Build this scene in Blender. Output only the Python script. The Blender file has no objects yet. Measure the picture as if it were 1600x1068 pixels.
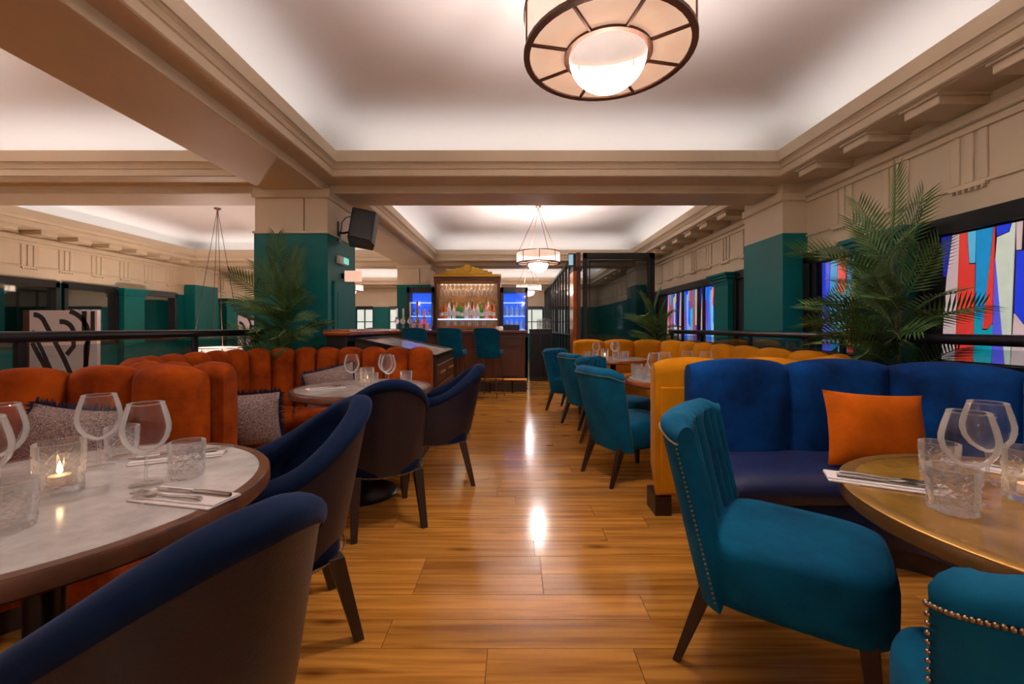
import bpy, bmesh, math, random
from math import sin, cos, pi, radians as R, sqrt
from mathutils import Vector, Matrix
random.seed(7)
scene = bpy.context.scene
C = scene.collection

# ------------------------------------------------------------------ camera, world, exposure
cam_d = bpy.data.cameras.new('camera'); cam = bpy.data.objects.new('camera', cam_d); C.objects.link(cam)
cam.location = (0, 0, 1.17); cam.rotation_euler = (pi/2, 0, 0)
cam_d.sensor_width = 36; cam_d.lens = 660/1600*36
cam_d.shift_x = -5/1600; cam_d.shift_y = -23/1600
cam_d.clip_start = 0.02; cam_d.clip_end = 100
scene.camera = cam
w = bpy.data.worlds.new('world'); scene.world = w; w.use_nodes = True
w.node_tree.nodes['Background'].inputs[0].default_value = (0.9, 0.85, 0.8, 1)
w.node_tree.nodes['Background'].inputs[1].default_value = 0.25
vs = scene.view_settings
vs.view_transform = 'Standard'; vs.look = 'None'; vs.exposure = 0.22; vs.gamma = 1.0
vs.use_curve_mapping = False
scene.cycles.max_bounces = 8; scene.cycles.diffuse_bounces = 4
scene.cycles.transparent_max_bounces = 24; scene.cycles.use_denoising = True
LED = 6.0          # cove strip radiance
LED_COL = (0.93, 0.97, 1.0)

# ------------------------------------------------------------------ materials
def lin(c):
    def f(x):
        x /= 255
        return x/12.92 if x <= .04045 else ((x+.055)/1.055)**2.4
    return tuple(f(x) for x in c)
M = {}
def mat(name, rgb, rough=.5, metal=0, sheen=0, noise=None, bump=None, emit=0, coat=0, spec=.5, rgb2=None, emitc=None, stretch=None):
    m = bpy.data.materials.new(name); m.use_nodes = True; nt = m.node_tree
    b = nt.nodes['Principled BSDF']; col = (*lin(rgb), 1)
    b.inputs['Base Color'].default_value = col
    b.inputs['Roughness'].default_value = rough; b.inputs['Metallic'].default_value = metal
    b.inputs['Specular IOR Level'].default_value = spec
    if sheen:
        b.inputs['Sheen Weight'].default_value = sheen; b.inputs['Sheen Roughness'].default_value = .35
        t = lin(rgb); k = max(max(t), .02)
        b.inputs['Sheen Tint'].default_value = tuple(.35+.65*x/k for x in t)+(1,)
    if coat: b.inputs['Coat Weight'].default_value = coat; b.inputs['Coat Roughness'].default_value = .12
    if noise or bump:
        tc = nt.nodes.new('ShaderNodeTexCoord'); src = tc.outputs['Object']
        if stretch:
            mp = nt.nodes.new('ShaderNodeMapping'); mp.inputs['Scale'].default_value = stretch
            nt.links.new(src, mp.inputs['Vector']); src = mp.outputs['Vector']
    if noise:
        sc, amt = noise
        n = nt.nodes.new('ShaderNodeTexNoise'); n.inputs['Scale'].default_value = sc; n.inputs['Detail'].default_value = 5
        n.inputs['Roughness'].default_value = .6
        nt.links.new(src, n.inputs['Vector'])
        rp = nt.nodes.new('ShaderNodeValToRGB')
        c2 = lin(rgb2) if rgb2 else tuple(x*(1-amt) for x in lin(rgb))
        rp.color_ramp.elements[0].position = .35; rp.color_ramp.elements[0].color = (*c2, 1)
        rp.color_ramp.elements[1].position = .68; rp.color_ramp.elements[1].color = (*lin(rgb), 1) if rgb2 else (*tuple(min(1, x*(1+amt*.6)) for x in lin(rgb)), 1)
        nt.links.new(n.outputs['Fac'], rp.inputs['Fac']); nt.links.new(rp.outputs['Color'], b.inputs['Base Color'])
    if bump:
        n2 = nt.nodes.new('ShaderNodeTexNoise'); n2.inputs['Scale'].default_value = bump[0]; n2.inputs['Detail'].default_value = 3
        nt.links.new(src, n2.inputs['Vector'])
        bp = nt.nodes.new('ShaderNodeBump'); bp.inputs['Strength'].default_value = bump[1]; bp.inputs['Distance'].default_value = .01
        nt.links.new(n2.outputs['Fac'], bp.inputs['Height']); nt.links.new(bp.outputs['Normal'], b.inputs['Normal'])
    if emit:
        b.inputs['Emission Color'].default_value = (*(lin(emitc) if emitc else lin(rgb)), 1)
        b.inputs['Emission Strength'].default_value = emit
    M[name] = m
    return m
def thin_glass(name, tint=(1, 1, 1), base=.06, rough=.02, edge=1.0, rim_glint=.0):
    # clear glass: transparent, glossy by Fresnel, plus white mixed in at the grazing rim to paint bright glints
    m = bpy.data.materials.new(name); m.use_nodes = True; nt = m.node_tree; nt.nodes.clear(); L = nt.links.new
    o = nt.nodes.new('ShaderNodeOutputMaterial'); t = nt.nodes.new('ShaderNodeBsdfTransparent'); g = nt.nodes.new('ShaderNodeBsdfGlossy')
    t.inputs[0].default_value = (*tint, 1); g.inputs['Roughness'].default_value = rough
    df = nt.nodes.new('ShaderNodeBsdfTranslucent'); df.inputs[0].default_value = (1, .97, .96, 1)
    d2 = nt.nodes.new('ShaderNodeBsdfDiffuse'); d2.inputs[0].default_value = (1, .97, .96, 1)
    dm = nt.nodes.new('ShaderNodeMixShader'); dm.inputs[0].default_value = .5; L(df.outputs[0], dm.inputs[1]); L(d2.outputs[0], dm.inputs[2])
    gm = nt.nodes.new('ShaderNodeMixShader'); gm.inputs[0].default_value = rim_glint; L(g.outputs[0], gm.inputs[1]); L(dm.outputs[0], gm.inputs[2])
    lw = nt.nodes.new('ShaderNodeFresnel'); lw.inputs['IOR'].default_value = 1.28
    ma = nt.nodes.new('ShaderNodeMath'); ma.operation = 'MULTIPLY_ADD'; ma.use_clamp = True
    ma.inputs[1].default_value = edge; ma.inputs[2].default_value = base
    mx = nt.nodes.new('ShaderNodeMixShader')
    L(lw.outputs[0], ma.inputs[0]); L(ma.outputs[0], mx.inputs[0]); L(t.outputs[0], mx.inputs[1]); L(gm.outputs[0], mx.inputs[2]); L(mx.outputs[0], o.inputs[0])
    M[name] = m
mat('cream', (214, 196, 168), .55, noise=(1.2, .06))
mat('white_cove', (226, 222, 222), .7)
mat('ceiling_flat', (205, 172, 164), .75, noise=(.8, .05))
mat('green', (0, 102, 102), .5, spec=.25, noise=(2, .08))
mat('black', (16, 16, 18), .4)
mat('black_metal', (20, 20, 24), .3, metal=.3)
mat('rail_metal', (44, 42, 50), .32, metal=.6)
mat('bronze', (92, 60, 44), .45, metal=.5)
mat('brass', (196, 150, 78), .3, metal=.8)
mat('brass_edge', (120, 86, 44), .35, metal=.5, noise=(9, .3))
mat('brass_top', (196, 148, 66), .18, metal=.35, noise=(6, .35), rgb2=(152, 108, 42), bump=(60, .03))
mat('gold', (202, 160, 60), .35, metal=.7)
mat('steel', (190, 186, 182), .22, metal=1)
mat('dark_wood', (52, 30, 22), .42, noise=(4, .4), stretch=(1, 1, .12))
mat('mahogany', (92, 46, 26), .35, noise=(3, .35), stretch=(1, 1, .15))
mat('table_edge', (104, 62, 40), .35, noise=(9, .4))
mat('slab_wood', (168, 92, 44), .18, noise=(5, .35), stretch=(.3, 1, 1), coat=.5)
mat('marble', (208, 204, 202), .2, noise=(7, .1), rgb2=(172, 168, 168), coat=.3)
mat('orange_velvet', (174, 76, 8), .85, sheen=.08, spec=.15, noise=(5, .5), rgb2=(120, 42, 4), bump=(90, .08))
mat('orange_cushion', (198, 92, 4), .8, sheen=.1, spec=.15, noise=(6, .25), bump=(11, .5))
mat('mustard_velvet', (196, 124, 4), .85, sheen=.06, spec=.15, noise=(3, .2), bump=(90, .06))
mat('blue_velvet', (0, 68, 138), .85, sheen=.08, spec=.15, noise=(3.2, .55), rgb2=(0, 30, 76), bump=(90, .08))
mat('navy_velvet', (8, 28, 60), .85, sheen=.12, spec=.15, noise=(4, .25), bump=(90, .06))
mat('teal_velvet', (0, 96, 132), .85, sheen=.08, spec=.15, noise=(4, .3), rgb2=(0, 66, 98), bump=(90, .06))
mat('navy_leather', (38, 46, 86), .34, noise=(9, .15), bump=(120, .1))
mat('aubergine_leather', (24, 20, 38), .42, noise=(8, .15), bump=(150, .12))
mat('nail', (150, 128, 104), .3, metal=1)
mat('fringe', (24, 34, 66), .9)
mat('tweed', (196, 170, 160), .9, noise=(160, .8), rgb2=(58, 48, 66))
mat('linen', (226, 218, 216), .8)
mat('candle', (250, 225, 200), .6)
mat('flame', (255, 210, 150), .5, emit=14)
mat('leaf', (104, 136, 66), .45, noise=(5, .35), rgb2=(58, 92, 52))
mat('stem', (96, 104, 48), .6)
mat('terracotta', (60, 56, 54), .6)
mat('soil', (40, 28, 20), .9)
mat('speaker', (22, 22, 27), .5)
mat('sign_green', (120, 225, 205), .4, emit=.6)
mat('sign_pink', (240, 190, 165), .4, emit=.75)
mat('sign_blue', (150, 200, 225), .4, emit=.5)
mat('fridge_back', (20, 60, 170), .4, emit=1.1, emitc=(36, 96, 240))
mat('shelf_light', (190, 210, 255), .3, emit=1.2)
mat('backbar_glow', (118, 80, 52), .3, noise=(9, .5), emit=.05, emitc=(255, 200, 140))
mat('white_paint', (214, 206, 200), .6)
mat('daylight_pane', (214, 226, 218), .35, emit=.55, emitc=(220, 232, 224))
mat('mirror', (170, 178, 180), .03, metal=1)
mat('canvas', (212, 200, 204), .8)
mat('ink', (44, 38, 42), .8)
for n, c in dict(blue=(38, 60, 214), deep=(20, 28, 176), red=(222, 62, 54), sky=(30, 140, 200), light=(90, 180, 220), pale=(196, 206, 192), pink=(206, 180, 182), teal=(20, 160, 176), violet=(92, 92, 226)).items():
    mat('glass_'+n, c, .3, noise=(6, .12), emit=.52, emitc=c)
for n, c in dict(amber=(170, 80, 20), greenb=(40, 130, 60), clear=(220, 225, 225), brown=(70, 40, 20), orangeb=(240, 110, 30), blueb=(60, 110, 220), pinkb=(220, 150, 150)).items():
    mat('bottle_'+n, c, .15, coat=.5, emit=.06)
thin_glass('glass', (.985, .98, .98), .03, .03, 1.3, .32)
thin_glass('crystal', (.97, .96, .96), .13, .05, 1.3, .35)
thin_glass('pane', (.80, .86, .87), .03, .02, .35)
thin_glass('dark_pane', (.6, .64, .67), .05, .02, .8)

def lamp_glass(name, rgb, emit, clear):
    m = bpy.data.materials.new(name); m.use_nodes = True; nt = m.node_tree; b = nt.nodes['Principled BSDF']; L = nt.links.new
    n = nt.nodes.new('ShaderNodeTexNoise'); n.inputs['Scale'].default_value = 4; n.inputs['Detail'].default_value = 4
    tc = nt.nodes.new('ShaderNodeTexCoord'); L(tc.outputs['Object'], n.inputs['Vector'])
    rp = nt.nodes.new('ShaderNodeValToRGB'); c = lin(rgb)
    rp.color_ramp.elements[0].position = .3; rp.color_ramp.elements[0].color = (c[0]*.86, c[1]*.78, c[2]*.7, 1)
    rp.color_ramp.elements[1].position = .7; rp.color_ramp.elements[1].color = (*c, 1); L(n.outputs['Fac'], rp.inputs['Fac'])
    L(rp.outputs[0], b.inputs['Base Color']); L(rp.outputs[0], b.inputs['Emission Color']); b.inputs['Emission Strength'].default_value = emit
    b.inputs['Roughness'].default_value = .5
    t = nt.nodes.new('ShaderNodeBsdfTransparent'); mx = nt.nodes.new('ShaderNodeMixShader'); mx.inputs[0].default_value = 1-clear
    L(t.outputs[0], mx.inputs[1]); L(b.outputs[0], mx.inputs[2]); L(mx.outputs[0], nt.nodes['Material Output'].inputs[0])
    M[name] = m
lamp_glass('alabaster', (246, 212, 184), .5, .0)
lamp_glass('alabaster_side', (250, 224, 205), .6, .10)
lamp_glass('globe', (250, 236, 230), .7, .4)

def floor_material():
    m = bpy.data.materials.new('oak_plank'); m.use_nodes = True; nt = m.node_tree; b = nt.nodes['Principled BSDF']; L = nt.links.new
    geo = nt.nodes.new('ShaderNodeNewGeometry'); oi = nt.nodes.new('ShaderNodeObjectInfo')
    add = nt.nodes.new('ShaderNodeMath'); add.operation = 'ADD'; L(geo.outputs['Random Per Island'], add.inputs[0]); L(oi.outputs['Random'], add.inputs[1])
    fr = nt.nodes.new('ShaderNodeMath'); fr.operation = 'FRACT'; L(add.outputs[0], fr.inputs[0])
    off = nt.nodes.new('ShaderNodeCombineXYZ')
    mu = nt.nodes.new('ShaderNodeMath'); mu.operation = 'MULTIPLY'; mu.inputs[1].default_value = 37; L(fr.outputs[0], mu.inputs[0])
    L(mu.outputs[0], off.inputs[0]); L(mu.outputs[0], off.inputs[2])
    va = nt.nodes.new('ShaderNodeVectorMath'); va.operation = 'ADD'; L(geo.outputs['Position'], va.inputs[0]); L(off.outputs[0], va.inputs[1])
    mp = nt.nodes.new('ShaderNodeMapping'); mp.inputs['Scale'].default_value = (.9, 20, 20); L(va.outputs[0], mp.inputs['Vector'])
    n = nt.nodes.new('ShaderNodeTexNoise'); n.inputs['Scale'].default_value = 1.6; n.inputs['Detail'].default_value = 8; n.inputs['Distortion'].default_value = .5
    L(mp.outputs[0], n.inputs['Vector'])
    r1 = nt.nodes.new('ShaderNodeValToRGB')
    r1.color_ramp.elements[0].position = .28; r1.color_ramp.elements[0].color = (*lin((150, 90, 28)), 1)
    r1.color_ramp.elements[1].position = .62; r1.color_ramp.elements[1].color = (*lin((212, 146, 62)), 1)
    L(n.outputs['Fac'], r1.inputs['Fac'])
    # knots
    mp2 = nt.nodes.new('ShaderNodeMapping'); mp2.inputs['Scale'].default_value = (2.2, 7, 7); L(va.outputs[0], mp2.inputs['Vector'])
    vo = nt.nodes.new('ShaderNodeTexVoronoi'); vo.inputs['Scale'].default_value = .8; L(mp2.outputs[0], vo.inputs['Vector'])
    r2 = nt.nodes.new('ShaderNodeValToRGB'); r2.color_ramp.elements[0].position = .03; r2.color_ramp.elements[0].color = (.25, .2, .17, 1)
    r2.color_ramp.elements[1].position = .16; r2.color_ramp.elements[1].color = (1, 1, 1, 1); L(vo.outputs['Distance'], r2.inputs['Fac'])
    mx = nt.nodes.new('ShaderNodeMix'); mx.data_type = 'RGBA'; mx.blend_type = 'MULTIPLY'; mx.inputs['Factor'].default_value = .8
    L(r1.outputs[0], mx.inputs['A']); L(r2.outputs[0], mx.inputs['B'])
    hs = nt.nodes.new('ShaderNodeHueSaturation'); mr = nt.nodes.new('ShaderNodeMapRange'); mr.inputs['To Min'].default_value = .8; mr.inputs['To Max'].default_value = 1.12
    L(fr.outputs[0], mr.inputs['Value']); L(mr.outputs[0], hs.inputs['Value']); L(mx.outputs['Result'], hs.inputs['Color'])
    L(hs.outputs[0], b.inputs['Base Color'])
    b.inputs['Roughness'].default_value = .17; b.inputs['Specular IOR Level'].default_value = .6
    bp = nt.nodes.new('ShaderNodeBump'); bp.inputs['Strength'].default_value = .03; bp.inputs['Distance'].default_value = .01
    L(n.outputs['Fac'], bp.inputs['Height']); L(bp.outputs[0], b.inputs['Normal'])
    M['oak_plank'] = m
floor_material()
mat('led', (255, 240, 225), .5)
_b = M['led'].node_tree.nodes['Principled BSDF']; _b.inputs['Emission Color'].default_value = (*LED_COL, 1); _b.inputs['Emission Strength'].default_value = LED

# ------------------------------------------------------------------ helpers
class MB:
    def __init__(s): s.v = []; s.f = []
    def add(s, vs, fs):
        o = len(s.v); s.v += [tuple(p) for p in vs]; s.f += [tuple(i+o for i in f) for f in fs]; return s
    def box(s, x0, x1, y0, y1, z0, z1):
        v = [(x, y, z) for z in (z0, z1) for y in (y0, y1) for x in (x0, x1)]
        return s.add(v, [(0, 2, 3, 1), (4, 5, 7, 6), (0, 1, 5, 4), (2, 6, 7, 3), (0, 4, 6, 2), (1, 3, 7, 5)])
    def prism(s, poly, z0, z1):
        n = len(poly); v = [(x, y, z0) for x, y in poly]+[(x, y, z1) for x, y in poly]
        return s.add(v, [tuple(range(n-1, -1, -1)), tuple(range(n, 2*n))]+[(i, (i+1) % n, (i+1) % n+n, i+n) for i in range(n)])
    def rings(s, rings, cap0=True, cap1=True, close=True):
        n = len(rings[0]); v = [p for r in rings for p in r]; f = []
        for j in range(len(rings)-1):
            for i in range(n if close else n-1):
                k = (i+1) % n; f.append((j*n+i, j*n+k, (j+1)*n+k, (j+1)*n+i))
        if cap0: f.append(tuple(range(n-1, -1, -1)))
        if cap1: f.append(tuple(range((len(rings)-1)*n, len(rings)*n)))
        return s.add(v, f)
    def lathe(s, prof, n=24, c=(0, 0, 0), cap0=False, cap1=False, a0=0):
        rr = [[(c[0]+r*cos(a0+2*pi*i/n), c[1]+r*sin(a0+2*pi*i/n), c[2]+z) for i in range(n)] for r, z in prof]
        return s.rings(rr, cap0, cap1)
    def tube(s, pts, r, n=8, caps=True):
        pts = [Vector(p) for p in pts]; rr = []
        up = Vector((0, 0, 1))
        for i, p in enumerate(pts):
            d = (pts[min(i+1, len(pts)-1)]-pts[max(i-1, 0)]).normalized()
            a = d.cross(up)
            if a.length < .05: a = d.cross(Vector((1, 0, 0)))
            a.normalize(); b = a.cross(d).normalized(); q = r[i] if isinstance(r, (list, tuple)) else r
            rr.append([tuple(p+a*q*cos(2*pi*k/n)+b*q*sin(2*pi*k/n)) for k in range(n)])
        return s.rings(rr, caps, caps)
    def leg(s, top, bot, wt, wb):
        rr = []
        for (x, y, z), h in ((bot, wb/2), (top, wt/2)):
            rr.append([(x-h, y-h, z), (x+h, y-h, z), (x+h, y+h, z), (x-h, y+h, z)])
        return s.rings(rr)
    def build(s, name, m, parent=None, smooth=None, bevel=0, loc=None, kind=None, label=None):
        me = bpy.data.meshes.new(name); me.from_pydata(s.v, [], s.f); me.validate()
        bm = bmesh.new(); bm.from_mesh(me); bmesh.ops.recalc_face_normals(bm, faces=bm.faces); bm.to_mesh(me); bm.free()
        if smooth:
            me.polygons.foreach_set('use_smooth', [True]*len(me.polygons)); me.set_sharp_from_angle(angle=R(smooth))
        me.materials.append(M[m])
        return obj(name, me, parent, bevel, loc, kind, label)
def obj(name, me, parent=None, bevel=0, loc=None, kind=None, label=None):
    o = bpy.data.objects.new(name, me); C.objects.link(o)
    if parent: o.parent = parent
    if loc: o.location = loc
    if bevel:
        md = o.modifiers.new('bevel', 'BEVEL'); md.width = bevel; md.segments = 2; md.limit_method = 'ANGLE'; md.angle_limit = R(40)
    if kind: o['kind'] = kind
    if label: o['label'] = label
    return o
def tag(o, label, cat, group=None):
    o['label'] = label; o['category'] = cat
    if group: o['group'] = group
    return o
def thing(name, label, cat, loc=(0, 0, 0), rz=0, group=None):
    o = bpy.data.objects.new(name, None); C.objects.link(o); o.empty_display_size = .1
    o.location = loc; o.rotation_euler = (0, 0, rz)
    return tag(o, label, cat, group)
def kids(o): return [c for c in C.objects if c.parent == o]
KIDS = {}
def dup(root, loc, rz=0, label=None, group=None):
    if root.name not in KIDS: KIDS[root.name] = [(c, kids(c)) for c in kids(root)]
    r = root.copy(); C.objects.link(r); r.location = loc; r.rotation_euler = (0, 0, rz)
    if label: r['label'] = label
    if group: r['group'] = group
    for ch, gs in KIDS[root.name]:
        c = ch.copy(); C.objects.link(c); c.parent = r
        for g in gs:
            d = g.copy(); C.objects.link(d); d.parent = c
    return r
def struct(o): o['kind'] = 'structure'; return o
def sempty(name):
    o = bpy.data.objects.new(name, None); C.objects.link(o); return struct(o)
def sstep(a, b, x):
    t = max(0, min(1, (x-a)/(b-a))); return t*t*(3-2*t)

# ------------------------------------------------------------------ floor
FX0, FX1, FY0, FY1 = -7.6, 3.05, -6.0, 15.4
PW = .155
fl = struct(MB().box(FX0, FX1, FY0, FY1, -.08, -.012).build('floor', 'dark_wood'))
near_y0, near_n = 1.694-3*PW, 21
far = MB()
fixed = {1.542: [-.10, .43], 1.694: [-.49, 1.2], 2.004: [-.45, .125]}
def plank_geom(b, x0, x1, y0):
    b.box(x0+.0012, x1-.0012, y0+.001, y0+PW-.001, -.012, 0)
rows = int((FY1-FY0)/PW)
k0 = round((FY0-near_y0)/PW)
cache = {}
for k in range(k0, k0+rows+1):
    y0 = near_y0+k*PW
    if y0+PW > FY1: break
    single = 0 <= k < near_n
    cuts = []
    for fy, cs in fixed.items():
        if abs(y0+PW-fy) < .01 or (abs(y0-fy) < .01 and fy != 1.542 and False): cuts = list(cs)
    if abs(y0+PW-1.54) < .012: cuts = [-.10, .43]
    if abs(y0+PW-1.694) < .012: cuts = [-.49, 1.25]
    if abs(y0+PW-2.16) < .02: cuts = [-.45, .125]
    xs = [FX0]
    x = FX0+random.uniform(.2, 1.8)
    if cuts:
        x = cuts[0]
        while x > FX0+.4: xs.insert(1, x); x -= random.choice((1.2, 1.5, 1.8))
        xs += cuts[1:]; x = cuts[-1]+random.choice((1.2, 1.5, 1.8))
    while x < FX1-.3: xs.append(x); x += random.choice((1.2, 1.5, 1.8, 2.1))
    xs.append(FX1); xs = sorted(set(xs))
    for a, b in zip(xs, xs[1:]):
        if single and b > -2.6 and a < 2.7:
            L = round(b-a, 3)
            if L not in cache:
                t = MB(); plank_geom(t, 0, L, 0); o = t.build('floor_plank', 'oak_plank', fl); cache[L] = o.data; o.location = (a, y0, 0)
            else: obj('floor_plank', cache[L], fl, loc=(a, y0, 0))
        else: plank_geom(far, a, b, y0)
far.build('floor_planks_beyond', 'oak_plank', fl, kind='stuff')

# ------------------------------------------------------------------ ceiling bays, beams, cornices
ZC, ZF = 2.90, 3.27           # cornice lip, flat ceiling
BEAMS = [-5.92, -.62, 4.68, 9.98, 15.28]
XB = [(-7.13, -2.805), (-1.755, 2.57)]
def rect_ring(x0, x1, y0, y1, o, z):
    return [(x0-o, y0-o, z), (x1+o, y0-o, z), (x1+o, y1+o, z), (x0-o, y1+o, z)]
def round_ring(x0, x1, y0, y1, o, z, r):
    x0, x1, y0, y1 = x0-o, x1+o, y0-o, y1+o; p = []
    for cx, cy, a in ((x1-r, y1-r, 0), (x0+r, y1-r, 90), (x0+r, y0+r, 180), (x1-r, y0+r, 270)):
        for i in range(6): t = R(a+18*i); p.append((cx+r*cos(t), cy+r*sin(t), z))
    return p
nb = 0
for bi in range(4):
    y0, y1 = BEAMS[bi]+.55, BEAMS[bi+1]-.55
    for xi, (x0, x1) in enumerate(XB):
        nb += 1
        cl = sempty('ceiling' if nb == 1 else 'ceiling.%03d' % (nb-1))
        prof = [(.31, 2.845), (.025, 2.845), (.025, ZC), (0, ZC), (0, 2.792), (.012, 2.788), (.03, 2.77), (.045, 2.745), (.032, 2.74), (.032, 2.735), (.045, 2.728), (.045, 2.668), (.055, 2.66), (.34, 2.66)]
        MB().rings([rect_ring(x0, x1, y0, y1, o, z) for o, z in prof], False, False).build('cornice', 'cream', cl)
        b = MB(); rr = []
        for i in range(15):
            t = i/14
            if t < .15: o, z, r = .30, 2.845+.1*t/.15, .06
            else:
                a = (t-.15)/.85*pi/2; o, z, r = .30-.88*(1-cos(a)), 2.945+(ZF-2.945)*sin(a), .06+.5*(1-cos(a))
            rr.append(round_ring(x0, x1, y0, y1, o, z, r))
        b.rings(rr, False, False); b.build('cove', 'white_cove', cl, smooth=50)
        MB().rings([round_ring(x0, x1, y0, y1, -.575, ZF-.002, .56), round_ring(x0, x1, y0, y1, -.575, ZF+.03, .56)]).build('flat_panel', 'white_cove', cl)
        led = MB()
        for (a, b_, c, d) in ((x0+.1, x1-.1, y0-.085, y0-.045), (x0+.1, x1-.1, y1+.045, y1+.085)): led.box(a, b_, c, d, 2.846, 2.856)
        for (a, b_, c, d) in ((x0-.085, x0-.045, y0+.1, y1-.1), (x1+.045, x1+.085, y0+.1, y1-.1)): led.box(a, b_, c, d, 2.846, 2.856)
        led.build('led_strip', 'led', cl)
tn = 0
def trim(b, m='cream', bevel=0, parent=None):
    global tn; tn += 1
    return struct(b.build('trim_%d' % tn, m, parent, bevel=bevel))
trim(MB().box(-2.6, -1.965, FY0, FY1, 2.58, 2.84), bevel=.012)
for yb in BEAMS:
    trim(MB().box(-7.57, -2.6, yb-.225, yb+.225, 2.58, 2.84), bevel=.012)
    trim(MB().box(-1.965, 3.01, yb-.225, yb+.225, 2.58, 2.84), bevel=.012)

# ------------------------------------------------------------------ columns on the beam line and the far/near ends
def column(y, x0=-2.69, x1=-1.93, name='column', d=.74, label=''):
    t = thing(name, label, 'column', ((x0+x1)/2, y, 0))
    hx, hy = (x1-x0)/2, d/2
    MB().box(-hx, hx, -hy, hy, 0, 2.14).build('green_shaft', 'green', t)
    MB().box(-hx+.006, hx-.006, -hy+.006, hy-.006, 2.14, 2.585).build('cream_head', 'cream', t)
    MB().box(-hx-.012, hx+.012, -hy-.012, hy+.012, 2.135, 2.16).build('lower_moulding', 'cream', t, bevel=.005)
    MB().box(-hx-.02, hx+.02, -hy-.02, hy+.02, 2.50, 2.60).build('capital', 'cream', t, bevel=.012)
    MB().box(hx-.25, hx-.244, -hy, -hy+.012, 2.16, 2.5).build('joint_line', 'bronze', t)
    return t
column(4.72, label='square green and cream column beside the palm, loudspeaker on its side')
column(9.98, label='square green and cream column behind the left bar fridge')
column(15.1, label='square green and cream column at the far end wall')

# ------------------------------------------------------------------ walls
def wall_side(name, xw, sgn, wins, pil, small, fmat='cream'):
    # xw wall plane, sgn +1: room lies on the -x side
    s = -sgn
    def bx(b, d0, d1, y0, y1, z0, z1):
        xa, xb = xw+s*d0, xw+s*d1
        return b.box(min(xa, xb), max(xa, xb), y0, y1, z0, z1)
    w = sempty(name)
    bx(MB(), -.15, 0, FY0, FY1, 1.91, 3.3).build('frieze', fmat, w)
    bx(MB(), -.15, 0, FY0, FY1, 0, .9).build('dado', 'green', w)
    y = FY0
    for a, b_ in sorted(wins)+[(FY1, FY1)]:
        if a-y > .01: bx(MB(), -.15, 0, y, a, .9, 1.91).build('pier', 'green', w)
        y = b_
    bx(MB(), 0, .022, FY0, FY1, 2.45, 2.50).build('upper_fillet', fmat, w, bevel=.008)
    bx(MB(), 0, .05, FY0, FY1, 2.50, 2.58).build('bed_moulding', fmat, w, bevel=.02)
    bx(MB(), 0, .018, FY0, FY1, 2.10, 2.125).build('lower_fillet', fmat, w, bevel=.006)
    bx(MB(), -.02, .36, FY0, FY1, 2.655, 2.70).build('soffit', fmat, w)
    # modillions and triglyphs, one every .54 m
    bl = bx(MB(), 0, .33, -.12, .12, 2.585, 2.658); cap = bx(MB(), 0, .35, -.135, .135, 2.638, 2.659)
    o0 = bl.build('modillion', fmat, w, bevel=.008); o1 = cap.build('modillion_cap', fmat, o0)
    tg = MB()
    for q in (-.085, 0, .085): bx(tg, 0, .016, q-.028, q+.028, 2.125, 2.45)
    o2 = tg.build('triglyph', fmat, w, bevel=.006)
    gu = bx(MB(), 0, .03, -.115, .115, 2.085, 2.105)
    for q in range(6): bx(gu, 0, .024, -.1+q*.038, -.085+q*.038, 2.068, 2.087)
    o3 = gu.build('guttae', fmat, w)
    ys = [3.335+.54*i for i in range(-10, 23)]
    ys = [q for q in ys if not any(p0-.1 < q < p1+.1 for p0, p1 in pil)]
    for i, q in enumerate(ys):
        if i == 0: oo = (o0, o1, o2, o3)
        else:
            a = o0.copy(); C.objects.link(a); a1 = o1.copy(); C.objects.link(a1); a1.parent = a
            b2 = o2.copy(); C.objects.link(b2); b3 = o3.copy(); C.objects.link(b3); oo = (a, a1, b2, b3)
        oo[0].location.y = oo[2].location.y = oo[3].location.y = q
    for p0, p1 in pil:
        bx(MB(), 0, .255, p0, p1, 0, 2.14).build('pilaster_shaft', 'green', w)
        bx(MB(), 0, .25, p0+.005, p1-.005, 2.14, 2.66).build('pilaster_head', fmat, w)
        bx(MB(), 0, .275, p0-.02, p1+.02, 2.47, 2.56).build('pilaster_capital', fmat, w, bevel=.015)
    for p0, p1 in small:
        bx(MB(), 0, .13, p0, p1, 0, 1.80).build('small_pilaster', 'green', w)
        for k, (d, z0, z1) in enumerate(((.15, 1.755, 1.775), (.155, 1.80, 1.84), (.185, 1.84, 1.875), (.21, 1.875, 1.912))):
            bx(MB(), 0, d, p0-d+.13, p1+d-.13, z0, z1).build('small_capital', 'green', w, bevel=.006)
    return w, bx
WIN_R = [(.75, 3.1), (3.62, 4.34), (5.15, 5.72), (6.13, 8.9)]
wr, bxr = wall_side('wall_right', 3.01, 1, WIN_R, [(-.98, -.24), (4.35, 5.09), (9.65, 10.39)], [(3.13, 3.6), (5.72, 6.13), (9.0, 9.4)])
WIN_L = [(4.9, 6.98), (7.05, 8.02), (8.5, 9.4)]
wl, bxl = wall_side('wall_left', -7.57, -1, WIN_L, [(4.35, 5.09), (9.65, 10.39)], [(8.04, 8.48), (10.9, 11.3)])
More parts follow.
